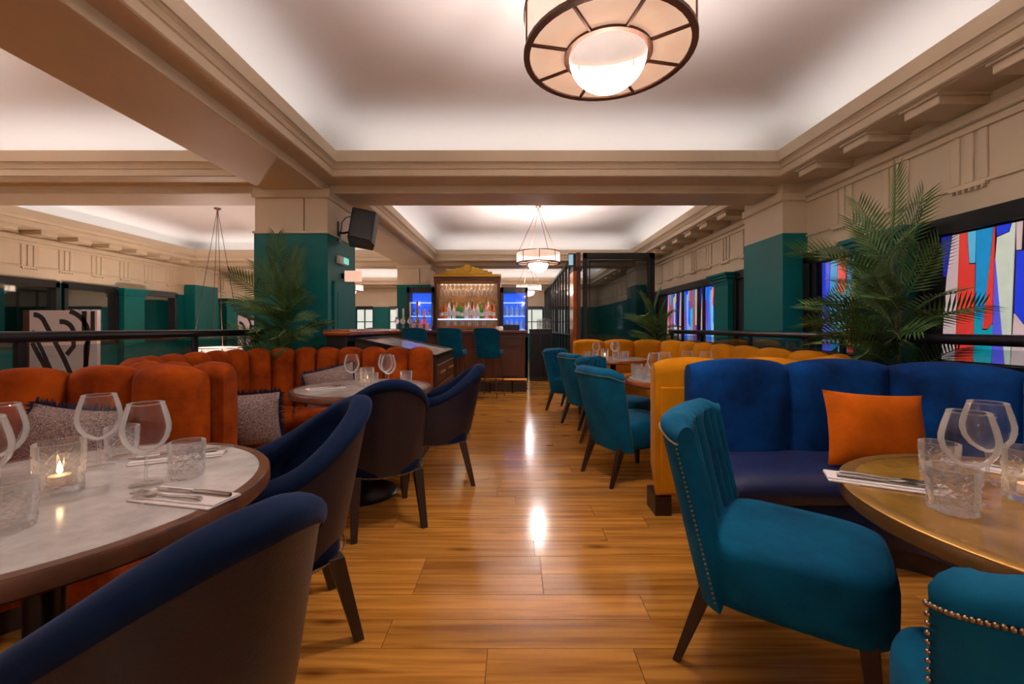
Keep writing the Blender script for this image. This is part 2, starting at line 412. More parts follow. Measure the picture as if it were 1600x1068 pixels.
# back wall
wb = sempty('wall_back')
MB().box(-7.57, 3.01, 15.3, 15.45, 1.91, 3.3).build('frieze', 'cream', wb)
MB().box(-7.57, 3.01, 15.3, 15.45, 0, .9).build('dado', 'green', wb)
MB().box(-7.57, 3.01, 15.27, 15.3, 2.45, 2.5).build('upper_fillet', 'cream', wb)
MB().box(-7.57, 3.01, 15.285, 15.3, 2.1, 2.125).build('lower_fillet', 'cream', wb)
for i in range(18):
    if -2.8 < -7.3+.56*i < -1.8: continue
    MB().box(-7.3+.56*i, -7.06+.56*i, 15.0, 15.3, 2.585, 2.658).build('modillion', 'cream', wb)
struct(MB().box(-7.75, 3.2, -6.15, -6.0, 0, 3.4).build('wall_front', 'cream'))
wins = [(-5.75, -5.15), (-4.55, -3.1), (-.2, 1.0)]
y = -7.57
for a, b_ in wins+[(3.01, 3.01)]:
    MB().box(y, a, 15.3, 15.45, .9, 1.91).build('pier', 'green', wb); y = b_
wn = 0
def winframe(name):
    global wn; wn += 1
    return sempty('window_%d' % wn)
for a, b_ in wins:
    wf = winframe('w')
    n = max(2, round((b_-a)/.36)); wd = (b_-a)/n
    for i in range(n):
        for z0, z1 in ((.95, 1.36), (1.38, 1.80)):
            MB().box(a+i*wd+.02, a+(i+1)*wd-.02, 15.33, 15.34, z0, z1).build('pane', 'daylight_pane', wf)
    fr = MB().box(a, b_, 15.28, 15.36, 1.82, 1.93).box(a, b_, 15.28, 15.36, .88, .95).box(a, b_, 15.31, 15.35, 1.355, 1.385)
    for i in range(n+1): fr.box(a+i*wd-.02, a+i*wd+.02, 15.3, 15.36, .9, 1.9)
    fr.build('window_frame', 'black', wf)

# ------------------------------------------------------------------ stained-glass windows (right wall)
W1 = [('deep', [(2.961, 1.8), (2.887, 1.8), (2.926, 1.517), (2.949, 1.52)]),
      ('pink', [(2.887, 1.8), (2.84, 1.8), (2.872, .94), (2.963, .94), (2.938, 1.384), (2.926, 1.517)]),
      ('red', [(2.84, 1.8), (2.791, 1.8), (2.78, 1.588), (2.743, 1.585), (2.757, .94), (2.872, .94)]),
      ('light', [(2.791, 1.8), (2.737, 1.8), (2.743, 1.585), (2.78, 1.588)]),
      ('sky', [(2.737, 1.8), (2.637, 1.8), (2.703, 1.158), (2.747, 1.288)]),
      ('red', [(2.637, 1.8), (2.628, 1.8), (2.644, 1.194), (2.675, 1.155), (2.703, 1.158)]),
      ('teal', [(2.747, 1.288), (2.703, 1.158), (2.675, 1.155), (2.644, 1.194), (2.650, .94), (2.757, .94)]),
      ('blue', [(2.626, 1.8), (2.541, 1.8), (2.554, 1.75), (2.621, 1.73)]),
      ('pale', [(2.621, 1.73), (2.554, 1.75), (2.541, 1.8), (2.52, 1.8), (2.55, .94), (2.58, .94), (2.63, 1.6)]),
      ('violet', [(2.63, 1.6), (2.58, .94), (2.65, .94), (2.644, 1.194)]),
      ('pink', [(2.52, 1.8), (2.484, 1.8), (2.492, 1.626), (2.52, 1.626)]),
      ('blue', [(2.52, 1.626), (2.45, 1.626), (2.45, 1.17), (2.482, 1.188), (2.531, 1.259)]),
      ('pink', [(2.531, 1.259), (2.482, 1.188), (2.45, 1.17), (2.45, .94), (2.55, .94)])]
W2 = [('blue', [(4.11, 1.8), (4.0, 1.8), (4.03, 1.2), (4.11, 1.3)]), ('sky', [(4.0, 1.8), (3.911, 1.8), (3.911, 1.0), (4.0, .94), (4.03, 1.2)]),
      ('violet', [(4.11, 1.3), (4.03, 1.2), (4.0, .94), (4.11, .94)]),
      ('red', [(3.911, 1.8), (3.803, 1.8), (3.82, 1.52), (3.86, 1.47), (3.911, 1.5)]), ('light', [(3.911, 1.5), (3.86, 1.47), (3.82, 1.52), (3.80, .94), (3.911, .94)]),
      ('sky', [(3.803, 1.8), (3.717, 1.8), (3.80, 1.1)]), ('red', [(3.717, 1.8), (3.70, 1.8), (3.73, .94), (3.80, .94), (3.80, 1.1)]), ('pale', [(3.70, 1.8), (3.65, 1.8), (3.66, 1.2), (3.71, 1.2)]), ('violet', [(3.71, 1.2), (3.66, 1.2), (3.66, .94), (3.73, .94)])]
def shrink(poly, d=.004):
    n = len(poly); cx = sum(p[0] for p in poly)/n; cy = sum(p[1] for p in poly)/n; o = []
    A = sum(poly[i][0]*poly[(i+1) % n][1]-poly[(i+1) % n][0]*poly[i][1] for i in range(n)); sg = 1 if A > 0 else -1
    for i in range(n):
        p0, p1, p2 = Vector(poly[i-1]), Vector(poly[i]), Vector(poly[(i+1) % n])
        e1 = (p1-p0).normalized(); e2 = (p2-p1).normalized()
        n1 = Vector((-e1.y, e1.x))*sg; n2 = Vector((-e2.y, e2.x))*sg; b = n1+n2
        b = b/max(b.length_squared/2, .35) if b.length > 1e-6 else n1
        q = p1+b*d; o.append((q.x, q.y))
    return o
def panes(w, polys, yo=0, flip=None):
    for c, p in polys:
        if flip is not None: p = [(2*flip-y, z) for y, z in p]
        q = shrink([(y+yo, z) for y, z in p]); n = len(q)
        v = [(2.985, y, z) for y, z in q]+[(2.992, y, z) for y, z in q]
        MB().add(v, [tuple(range(n)), tuple(range(2*n-1, n-1, -1))]+[(i, (i+1) % n, (i+1) % n+n, i+n) for i in range(n)]).build('glass_pane', 'glass_'+c, w)
def win_r(a, b_, glass, mull=()):
    wf = winframe('w')
    MB().box(2.992, 3.0, a, b_, .9, 1.91).build('lead_backing', 'black', wf)
    fr = MB().box(2.95, 3.04, a, b_, 1.81, 1.925).box(2.95, 3.04, a, b_, .86, .935)
    for m in (a+.02, b_-.05)+tuple(mull): fr.box(2.95, 3.04, m, m+.05, .9, 1.9)
    fr.build('window_frame', 'black', wf, bevel=.006)
    for polys, yo, fl_ in glass: panes(wf, polys, yo, fl_)
    return wf
win_r(.75, 3.1, [(W1, 0, None), (W1, 0, 2.455), (W1, -1.03, None)])
win_r(3.62, 4.34, [(W2, 0, None)], (4.15, 4.25))
win_r(5.15, 5.72, [])
win_r(6.13, 8.9, [(W2, 2.5, None), (W1, 3.85, None), (W2, 3.3, None), (W1, 4.75, None), (W1, 5.35, None)], (6.62, 7.46))
# left wall mirrors in black frames
def win_l(a, b_):
    wf = winframe('w'); MB().box(-7.62, -7.60, a, b_, .9, 1.91).build('mirror_pane', 'mirror', wf)
    fr = MB().box(-7.6, -7.52, a, b_, 1.82, 1.93).box(-7.6, -7.52, a, b_, .86, .93)
    for m in (a, b_-.06): fr.box(-7.6, -7.52, m, m+.06, .9, 1.9)
    fr.build('window_frame', 'black', wf)
for a, b_ in WIN_L: win_l(a, b_)

# ------------------------------------------------------------------ booths
def round_path(pts, r, step=.02):
    P = [Vector((*p, 0)) for p in pts]; out = [P[0]]
    for i in range(1, len(P)-1):
        a = (P[i-1]-P[i]).normalized(); b = (P[i+1]-P[i]).normalized()
        p0 = P[i]+a*r; p1 = P[i]+b*r; c = P[i]+a*r+b*r
        for k in range(17):
            t = k/16*pi/2
            out.append(c-b*r*cos(t)-a*r*sin(t))
    out.append(P[-1]); S = [0]
    for a, b in zip(out, out[1:]): S.append(S[-1]+(b-a).length)
    def at(s):
        s = max(0, min(S[-1], s)); i = 0
        while i < len(S)-2 and S[i+1] < s: i += 1
        t = (s-S[i])/max(1e-9, S[i+1]-S[i]); p = out[i].lerp(out[i+1], t)
        e = .04; 
        return p
    def frame(s):
        p = at(s); d = (at(min(S[-1], s+.03))-at(max(0, s-.03))).normalized()
        return p, Vector((-d.y, d.x, 0))
    return frame, S[-1]
def booth(name, label, pts, r, pw, velvet, seatm, H=.99, depth=.62, ncush=3, s_in=0, T=.12):
    frame, L = round_path(pts, r); o0 = frame(0)[0]
    t = thing(name, label, 'booth seat', (o0.x, o0.y, 0))
    def pt(s, off, z):
        p, n = frame(s); q = p+n*off-o0; return (q.x, q.y, z)
    n = max(1, round(L/pw)); w_ = L/n
    for i in range(n):
        rr = []
        for k in range(13):
            u = -1+2*k/12; s = (i+.5+u/2*.995)*w_
            e = 1-abs(u)**5; th = T+.042*(sqrt(max(0, 1-u*u))*.55+.45*e); zt = H-.028*u*u-.012*abs(u)**6
            inn = th-.02*(1-e)
            prof = [(0, .12), (0, .5), (0, zt-.08)]
            rc = inn/2
            for j in range(1, 8):
                a = pi-pi*j/8; prof.append((rc+rc*cos(a), zt-.07+.07*sin(a)))
            prof += [(inn, zt-.08), (inn+.012*e, (zt+.42)/2), (inn, .42), (inn, .30)]
            rr.append([pt(s, a, b) for a, b in prof])
        MB().rings(rr).build('back_panel', velvet, t, smooth=50)
    # seat cushions
    a0, a1 = s_in/L, 1
    for i in range(ncush):
        s0 = L*(a0+(a1-a0)*i/ncush)+.006; s1 = L*(a0+(a1-a0)*(i+1)/ncush)-.006; rr = []
        for k in range(19):
            s = s0+(s1-s0)*k/18; q = min(s-s0, s1-s); dz = .018*(1-min(1, q/.03))**2
            rr.append([pt(s, a, b) for a, b in ((.13, .30), (.13, .452-dz), (.3, .462-dz), (depth-.1, .462-dz), (depth-.035, .452-dz), (depth, .425-dz), (depth+.004, .38), (depth-.008, .335), (depth-.03, .315))])
        MB().rings(rr).build('seat_cushion', seatm, t, smooth=50)
    rr = [[pt(s_in+(L-s_in)*k/60, a, b) for a, b in ((.02, .10), (.02, .31), (depth-.05, .31), (depth-.03, .27), (depth-.03, .14), (depth-.05, .10))] for k in range(61)]
    MB().rings(rr).build('seat_base', seatm, t, smooth=50)
    rr = [[pt(s_in+.03+(L-s_in-.06)*k/60, a, b) for a, b in ((.03, 0), (.03, .12), (depth-.08, .12), (depth-.08, 0))] for k in range(61)]
    MB().rings(rr).build('plinth', 'dark_wood', t, smooth=50)
    return t, frame, L
booth('orange_booth', 'rust orange velvet channel-back booth around the marble table with the glowing candle', [(-1.58, 2.19), (-2.5, 2.19), (-2.5, -.3)], .62, .30, 'orange_velvet', 'orange_velvet', H=.985)
booth('orange_booth', 'rust orange velvet booth in front of the green column with slanted display case behind', [(-.80, 4.12), (-2.5, 4.12), (-2.5, 2.215), (-1.53, 2.215)], .7, .22, 'orange_velvet', 'orange_velvet', H=.985)
booth('blue_booth', 'royal blue velvet booth with dark blue leather seat at the brass table', [(2.52, -.3), (2.52, 2.6), (1.04, 2.6)], .72, .545, 'blue_velvet', 'navy_leather', H=.985)
yb, yfr, yL = booth('mustard_booth', 'long mustard yellow velvet booth in front of the glass screen', [(.87, 2.62), (2.5, 2.62), (2.5, 6.8), (.93, 6.8)], .72, .47, 'mustard_velvet', 'mustard_velvet', H=.98, ncush=6, s_in=.30)
# framed outer panel of the mustard wing that shows past the blue booth
MB().box(0, .10, .0, .17, 0, .13).build('wing_plinth', 'dark_wood', yb)
MB().box(.03, .9, -.012, .004, .14, .80).build('outer_panel', 'mustard_velvet', yb, bevel=.008)

# ------------------------------------------------------------------ chairs
def ring_rr(hx0, hx1, hy0, hy1, z, sc, n=28, e=.45):
    # superellipse-like plan, back x=hx0 half-width hy0, front x=hx1 half-width hy1
    p = []; cx = (hx0+hx1)/2; hx = (hx1-hx0)/2
    for i in range(n):
        a = 2*pi*i/n; x = math.copysign(abs(cos(a))**e, cos(a)); y = math.copysign(abs(sin(a))**e, sin(a))
        wy = hy0+(hy1-hy0)*(x+1)/2
        p.append((cx+hx*x*sc, wy*y*sc, z))
    return p
def nails(b, pts, r=.0045):
    for p in pts:
        x, y, z = p
        v = [(x, y, z+r)]+[(x+r*q*cos(k*pi/3+o), y+r*q*sin(k*pi/3+o), z+r*h) for q, h, o in ((.87, .5, 0), (.87, -.5, pi/6)) for k in range(6)]+[(x, y, z-r)]
        f = [(0, 1+k, 1+(k+1) % 6) for k in range(6)]+[(13, 7+(k+1) % 6, 7+k) for k in range(6)]
        f += [(1+k, 7+k, 1+(k+1) % 6) for k in range(6)]+[(7+k, 7+(k+1) % 6, 1+(k+1) % 6) for k in range(6)]
        b.add(v, f)
def teal_chair(label, loc, rz):
    t = thing('tufted_chair', label, 'chair', loc, rz, 'teal tufted chairs')
    rr = [ring_rr(-.23, .30, .262, .235, z, s) for z, s in ((.265, .90), (.27, .96), (.30, .995), (.36, 1.0), (.41, 1.0), (.44, .985), (.462, .95), (.472, .87), (.478, .6), (.48, .2))]
    MB().rings(rr).build('seat', 'teal_velvet', t, smooth=60)
    N, A = 41, R(70)
    def plan(a, z):     # outer surface
        k = (z-.28)/.58
        return Vector((-.035-.225*cos(a)**.6-.13*k, (.285+.05*k)*math.copysign(abs(sin(a))**.85, sin(a)), z))
    rr = []; trim_top = []; side = {0: [], N-1: []}
    for i in range(N):
        a = -A+2*A*i/(N-1); c = abs(a)/A
        zt = .865-.028*sstep(.55, 1, c)
        nrm = Vector((cos(a), -sin(a)*.9, 0)).normalized()   # inward
        ring = []
        for z in (.255, .30, .45, .62, zt-.075, zt-.045): ring.append(plan(a, z))
        trim_top.append(plan(a, zt-.05)-nrm*.003)
        thk = .115-.03*sstep(.75, 1, c)
        top = plan(a, zt-.05)
        for j in range(1, 7):
            th = pi-pi*j/7; ring.append(top+nrm*(thk/2+(thk/2+.006)*cos(th))+Vector((0, 0, .05*sin(th)+.002)))
        ch = a/(2*A)*6
        for z in (zt-.06, zt-.11, zt-.16, .64, .58, .52, .46, .40, .30):
            lump = .012*abs(cos(pi*ch))**.6
            row = (z-.44)/.15+(.5 if int(math.floor(ch+.5)) % 2 else 0)
            but = math.exp(-((ch-round(ch-.5)-.5)**2*40))*math.exp(-((row-round(row))**2*30)) if z > .46 else 0
            ring.append(plan(a, z)+nrm*(thk-.01+lump-.045*but-.025*(1-sstep(.3, .5, z))))
        rr.append([tuple(p) for p in ring])
        if i in side:
            for k in range(34): z = .29+(zt-.05-.29)*k/33; side[i].append(plan(a, z)+Vector((-.006, .003*(1 if a > 0 else -1), 0)))
    MB().rings(rr).build('backrest', 'teal_velvet', t, smooth=55)
    nb_ = MB(); nails(nb_, trim_top); 
    dense = [trim_top[i].lerp(trim_top[i+1], .5) for i in range(N-1)]; nails(nb_, dense)
    for s in side.values(): nails(nb_, s)
    nb_.build('nailhead_trim', 'nail', t, smooth=80, kind='stuff')
    for a, z in ((-.5, .74), (0, .74), (.5, .74), (-.25, .60), (.25, .60)):
        nrm = Vector((cos(a), -sin(a)*.9, 0)).normalized(); p = plan(a, z)+nrm*.104
        MB().lathe([(.001, .006), (.009, .004), (.012, 0), (.009, -.006)], 8, p).build('button', 'teal_velvet', t, smooth=60)
    for sx, sy in ((-1, -1), (-1, 1), (1, -1), (1, 1)):
        tx = -.20 if sx < 0 else .22; bx_ = -.30 if sx < 0 else .245
        MB().leg((tx, .185*sy, .29), (bx_, .20*sy, 0), .05, .026).build('leg', 'dark_wood', t, bevel=.004)
    return t
t1 = teal_chair('teal velvet tufted chair beside the blue booth, seat swung towards the aisle', (.93, 1.475, 0), R(-36))
LT = [('teal velvet chair whose nail-studded back hides the corner of the brass table', (.975, .685, 0), R(63)),
      ('teal velvet chair with its studded back to the aisle at the mustard booth', (.90, 3.36, 0), R(22)),
      ('teal velvet chair mostly hidden behind a studded chair at the mustard booth', (1.02, 4.24, 0), R(-38)),
      ('teal velvet chair with plain back showing between two others by the mustard booth', (.92, 5.08, 0), R(22)),
      ('teal velvet chair closest to the bar and the wooden door post', (.80, 5.93, 0), R(-38))]
for l, p, a in LT: dup(t1, p, a, l)

def tub_chair(label, loc, rz):
    t = thing('tub_chair', label, 'chair', loc, rz, 'navy tub chairs')
    N = 61; Lc = pi*.265; La = .23; tot = Lc+2*La
    def plan(s):     # s 0..tot -> pos, inward normal, |arm fraction|
        if s < La: return Vector((La-s-.02, .265, 0)), Vector((0, -1, 0))
        if s > La+Lc: return Vector((s-La-Lc-.02, -.265, 0)), Vector((0, 1, 0))
        a = (s-La)/.265; return Vector((-.265*sin(a)-.02, .265*cos(a), 0)), Vector((sin(a), -cos(a), 0))
    outer = []; inner = []; trimp = []
    for i in range(N):
        s = tot*i/(N-1); p, n = plan(s); c = abs(s-tot/2)/(tot/2)
        h = .66+.225*(.5+.5*cos(pi*min(1, c/.82))); endt = 1-sstep(.93, 1, c)
        def q(off, z):
            k = (z-.35)/.5; fl_ = .035*k-.02
            v = p-n*fl_+n*off; v.x -= .07*k*(1-c); v.z = z; return v
        th = .075*(.55+.45*endt)
        outer.append([tuple(q(.004+.02*(1-min(1, (z-.31)/.08)), z)) for z in (.31, .33, .38, .46, .54, h-.065, h-.052)])
        r = [q(-.002, h-.062), q(-.008, h-.05)]
        for j in range(0, 9):
            a = pi-pi*j/8; r.append(q(th/2+(th/2+.008)*cos(a), h-.036+.036*sin(a)*(.6+.4*endt)))
        r += [q(th-.004, h-.07), q(th-.022, h-.10), q(th-.03, (h+.46)/2), q(th-.02, .46), q(th-.02, .36)]
        inner.append([tuple(v) for v in r])
        trimp.append(q(-.004, .322)); 
        if i < N-1: pass
    MB().rings(outer, False, False, close=False).build('outer_shell', 'aubergine_leather', t, smooth=50)
    # piping seam
    MB().tube([Vector(o[-1])+Vector((0, 0, -.004)) for o in outer], .0045, 6).build('piping', 'aubergine_leather', t, smooth=60)
    ib = MB().rings(inner, False, False, close=False)
    for e in (0, -1):
        k = len(ib.v); pts = inner[e][::1]; ib.v += pts+[outer[e][0], outer[e][3]]; ib.f.append(tuple(range(k, k+len(pts)+2)))
    ib.build('inner_upholstery', 'navy_velvet', t, smooth=50)
    rr = [ring_rr(-.235, .255, .215, .225, z, s_, e=.6) for z, s_ in ((.315, .97), (.33, 1.0), (.42, 1.0), (.45, .985), (.465, .93), (.472, .7), (.474, .25))]
    MB().rings(rr).build('seat', 'navy_velvet', t, smooth=60)
    nb_ = MB(); nails(nb_, trimp); nails(nb_, [trimp[i].lerp(trimp[i+1], .5) for i in range(N-1)])
    nb_.build('nailhead_trim', 'nail', t, smooth=80, kind='stuff')
    for sx, sy in ((-1, -1), (-1, 1), (1, -1), (1, 1)):
        tx = -.19 if sx < 0 else .19; bx_ = -.27 if sx < 0 else .215
        MB().leg((tx, .175*sy, .33), (bx_, .195*sy, 0), .055, .034).build('leg', 'dark_wood', t, bevel=.004)
    return t
n1 = tub_chair('navy tub chair with aubergine leather back beside the large marble table', (-.72, .82, 0), R(157))
for l, p, a in [('navy tub chair with its hollow velvet inside showing, at the marble table edge', (-.92, 1.58, 0), R(217)),
                ('navy tub chair with studded leather back turned to the second marble table', (-.83, 2.62, 0), R(118)),
                ('navy tub chair in profile beside the slanted display case', (-.61, 3.27, 0), R(190))]: dup(n1, p, a, l)

# ------------------------------------------------------------------ tables
def table(name, label, loc, r, top, edge, group=None):
    t = thing(name, label, 'table', loc, 0, group)
    MB().lathe([(.001, .745), (r-.028, .745), (r-.028, .75), (.001, .75)], 64).build('tabletop', top, t, smooth=30)
    MB().lathe([(r-.03, .707), (r-.006, .707), (r, .713), (r, .744), (r-.005, .7505), (r-.03, .7505), (r-.03, .707)], 64).build('edge_band', edge, t, smooth=40)
    if top == 'brass_top': MB().lathe([(r-.034, .7506), (r-.003, .7506), (r+.001, .748), (r+.001, .745), (r-.034, .745)], 64).build('bright_lip', 'brass', t, smooth=40)
    MB().lathe([(.001, .70), (r-.03, .70), (r-.03, .744), (.001, .744)], 48).build('underside', 'dark_wood', t, smooth=30)
    MB().lathe([(.001, 0), (.23, 0), (.232, .012), (.22, .02), (.06, .03), (.04, .05), (.038, .66), (.09, .69), (.12, .70), (.001, .70)], 32).build('pedestal', 'black_metal', t, smooth=40)
    return t
table('round_table', 'round grey marble table with wooden rim set with balloon glasses', (-1.18, 1.06, 0), .49, 'marble', 'table_edge')
table('round_table', 'round marble table inside the orange booth by the column', (-1.07, 2.98, 0), .47, 'marble', 'table_edge')
table('round_table', 'round brass-topped table beside the blue booth', (1.31, .93, 0), .475, 'brass_top', 'brass_edge')
table('round_table', 'round pale wood-edged table next to the end of the mustard booth', (1.38, 3.44, 0), .47, 'marble', 'slab_wood')
table('round_table', 'round pale table at the far end of the mustard booth', (1.32, 5.70, 0), .47, 'marble', 'slab_wood')

# ------------------------------------------------------------------ tableware
def wine_glass(label, loc, group):
    t = thing('balloon_glass', label, 'glass', loc, 0, group)
    MB().lathe([(.001, .0018), (.030, .0022), (.036, .001), (.036, .0002)], 28).build('foot', 'glass', t, smooth=60)
    MB().lathe([(.009, .002), (.0045, .008), (.0036, .03), (.0036, .065), (.006, .082)], 12).build('stem', 'crystal', t, smooth=60)
    MB().lathe([(.004, .082), (.018, .087), (.036, .101), (.048, .120), (.0535, .142), (.0535, .158), (.049, .182), (.0415, .209), (.0395, .216)], 32).build('bowl', 'glass', t, smooth=60)
    MB().lathe([(.0388, .2145), (.0402, .2165), (.0392, .2185), (.038, .2165), (.0388, .2145)], 32).build('rim', 'crystal', t, smooth=60)
    return t
def tumbler_mesh(r, h, n=32, rows=10):
    b = MB(); rr = []
    for j in range(rows+1):
        z = .004+(h*.72)*j/rows; ring = []
        for i in range(n):
            d = .006*(1 if (i+j) % 4 in (0,) or (i-j) % 4 == 0 else 0); a = 2*pi*i/n
            ring.append(((r*(.93+.07*j/rows)-d)*cos(a), (r*(.93+.07*j/rows)-d)*sin(a), z))
        rr.append(ring)
    for z, q in ((h*.78, 1.0), (h, 1.0), (h+.001, .97), (h, .945), (h*.5, .93), (.016, .86)):
        rr.append([(r*q*cos(2*pi*i/n), r*q*sin(2*pi*i/n), z) for i in range(n)])
    return b.rings([[(p[0]*.9, p[1]*.9, 0) for p in rr[0]]]+rr, True, True)
def tumbler(label, loc, group, r=.044, h=.098):
    t = tumbler_mesh(r, h).build('crystal_tumbler', 'crystal', None, loc=loc); return tag(t, label, 'tumbler', group)
def candle(label, loc, group, r=.05, h=.125):
    t = thing('candle_holder', label, 'candle', loc, 0, group)
    tumbler_mesh(r, h, 40, 12).build('glass_cup', 'crystal', t)
    MB().lathe([(.001, .018), (.022, .018), (.022, .04), (.001, .04)], 16).build('tealight', 'candle', t, smooth=30)
    MB().lathe([(.001, .042), (.006, .05), (.005, .06), (.001, .075)], 8).build('flame', 'flame', t, smooth=60)
    return t
def cutlery(kind, label, loc, rz, group):
    if kind == 'fork':
        t = thing('fork', label, 'fork', loc, rz, group); b = MB()
        b.tube([(-.10, 0, .006), (-.06, 0, .007), (0, 0, .004), (.03, 0, .006)], [.005, .0042, .003, .003], 6); b.build('handle', 'steel', t, smooth=60)
        h = MB().prism([(.03, -.004), (.045, -.012), (.062, -.012), (.062, .012), (.045, .012), (.03, .004)], .005, .008)
        for k in range(4): h.box(.062, .1, -.012+k*.0068, -.0085+k*.0068, .005, .008)
        h.build('tines', 'steel', t)
    else:
        t = thing('knife', label, 'knife', loc, rz, group)
        MB().tube([(-.11, 0, .005), (-.05, 0, .006), (0, 0, .005)], [.0055, .005, .0045], 6).build('handle', 'steel', t, smooth=60)
        MB().prism([(0, -.004), (0, .006), (.06, .009), (.1, .008), (.118, 0), (.1, -.005)], .003, .0055).build('blade', 'steel', t)
    return t
def napkin(label, loc, rz, group, l=.24, w_=.09):
    t = thing('napkin', label, 'napkin', loc, rz, group)
    MB().box(-l/2, l/2, -w_/2, w_/2, 0, .004).build('lower_fold', 'linen', t, bevel=.0015)
    MB().box(-l/2, l/2, -w_/2+.012, w_/2-.004, .004, .008).build('upper_fold', 'linen', t, bevel=.0015)
    return t
TZ = .7506
g = 'glassware on the marble table with the wooden rim'
T1n = 'on the large round marble table'
wine_glass('balloon glass behind the lit candle '+T1n, (-1.247, 1.266, TZ), g)
wine_glass('balloon glass next to the fork and knife '+T1n, (-.985, 1.127, TZ), g)
wine_glass('balloon glass in front of the tweed cushion '+T1n, (-1.345, 1.10, TZ), g)
wine_glass('balloon glass left of the lit candle, with a tumbler before it', (-1.20, .945, TZ), g)
tumbler('cut crystal tumbler behind the tall balloon glass '+T1n, (-1.275, 1.37, TZ), g)
tumbler('cut crystal tumbler standing right behind the fork and knife', (-.925, 1.19, TZ), g)
tumbler('cut crystal tumbler on the marble table closest to the armchair with aubergine leather', (-1.055, .875, TZ), g, .048, .1)
candle('lit candle in diamond-cut glass '+T1n, (-1.17, 1.085, TZ), 'lit candles')
napkin('folded white napkin under fork and knife '+T1n, (-.81, 1.035, TZ), R(-12), 'napkins')
cutlery('fork', 'steel fork lying on the napkin '+T1n, (-.84, 1.02, TZ+.008), R(168), 'cutlery on marble table')
cutlery('knife', 'steel knife lying on the napkin '+T1n, (-.80, 1.05, TZ+.008), R(168), 'cutlery on marble table')
napkin('folded white napkin behind the balloon glasses '+T1n, (-1.08, 1.36, TZ), R(25), 'napkins')
cutlery('knife', 'steel knife on the napkin behind the balloon glasses', (-1.09, 1.355, TZ+.008), R(205), 'cutlery on marble table')
cutlery('fork', 'steel fork on the napkin behind the balloon glasses', (-1.05, 1.40, TZ+.008), R(25), 'cutlery on marble table')
g = 'glassware on the brass table'
wine_glass('balloon glass standing in front of its twin on the brass table', (1.085, 1.01, TZ), g)
wine_glass('balloon glass beside the second napkin on the brass table', (1.275, 1.14, TZ), g)
tumbler('cut crystal tumbler at the end of the napkin on the brass table', (1.00, .965, TZ), g, .048, .1)
tumbler('cut crystal tumbler behind the balloon glass on the brass table', (1.185, 1.18, TZ), g)
candle('lit candle in diamond-cut glass on the brass table', (1.245, 1.02, TZ), 'lit candles')
napkin('folded white napkin with cutlery at the rim of the brass table', (.99, 1.13, TZ), R(-28), 'napkins', .26)
cutlery('knife', 'steel knife on the napkin at the rim of the brass table', (.985, 1.115, TZ+.008), R(-28), 'cutlery on brass table')
cutlery('fork', 'steel fork on the napkin at the rim of the brass table', (1.0, 1.14, TZ+.008), R(-28), 'cutlery on brass table')
napkin('folded white napkin behind the candle on the brass table', (1.40, 1.25, TZ), R(-50), 'napkins', .2)
cutlery('fork', 'steel fork on the napkin behind the candle on the brass table', (1.40, 1.25, TZ+.008), R(130), 'cutlery on brass table')
def set_table(cx, cy, which, group):
    for x, y in ((-.13, .12), (.10, .18), (.16, .05)): wine_glass('balloon glass '+which, (cx+x, cy+y, TZ), group)
    for x, y in ((-.12, .27), (.06, .0), (.27, .12)): tumbler('cut crystal tumbler '+which, (cx+x, cy+y, TZ), group)
    candle('lit candle in a glass cup '+which, (cx-.01, cy+.10, TZ), 'lit candles')
    napkin('folded napkin '+which, (cx-.22, cy-.1, TZ), R(40), 'napkins'); cutlery('fork', 'steel fork '+which, (cx-.22, cy-.1, TZ+.008), R(40), group)
    cutlery('knife', 'steel knife '+which, (cx-.2, cy-.12, TZ+.008), R(40), group)
set_table(-1.07, 2.98, 'on the marble table inside the booth by the column', 'place setting in the far orange booth')
def set_table2(cx, cy, which, group):
    for x, y in ((-.29, -.12), (-.17, -.02), (.08, .14), (.2, .06)): wine_glass('balloon glass '+which, (cx+x, cy+y, TZ), group)
    for x, y in ((-.38, -.04), (-.32, .24), (-.20, .24)): tumbler('cut crystal tumbler '+which, (cx+x, cy+y, TZ), group, .048, .1)
    napkin('folded napkin '+which, (cx-.22, cy-.26, TZ), R(10), 'napkins')
set_table2(1.38, 3.44, 'on the table next to the end of the mustard booth', 'place setting in the mustard booth')
g = 'place setting at the far mustard table'; wh = 'on the table at the far end of the mustard booth'
for x, y in ((-.20, .14), (.05, .06), (.06, .19)): wine_glass('balloon glass '+wh, (1.32+x, 5.7+y, TZ), g)
for x, y in ((-.36, -.04), (-.25, -.04), (.0, -.15), (.11, -.12), (.17, .0)): tumbler('cut crystal tumbler '+wh, (1.32+x, 5.7+y, TZ), g)
candle('lit candle in glass cup on the table by the far mustard corner', (1.2, 5.66, TZ), 'lit candles')

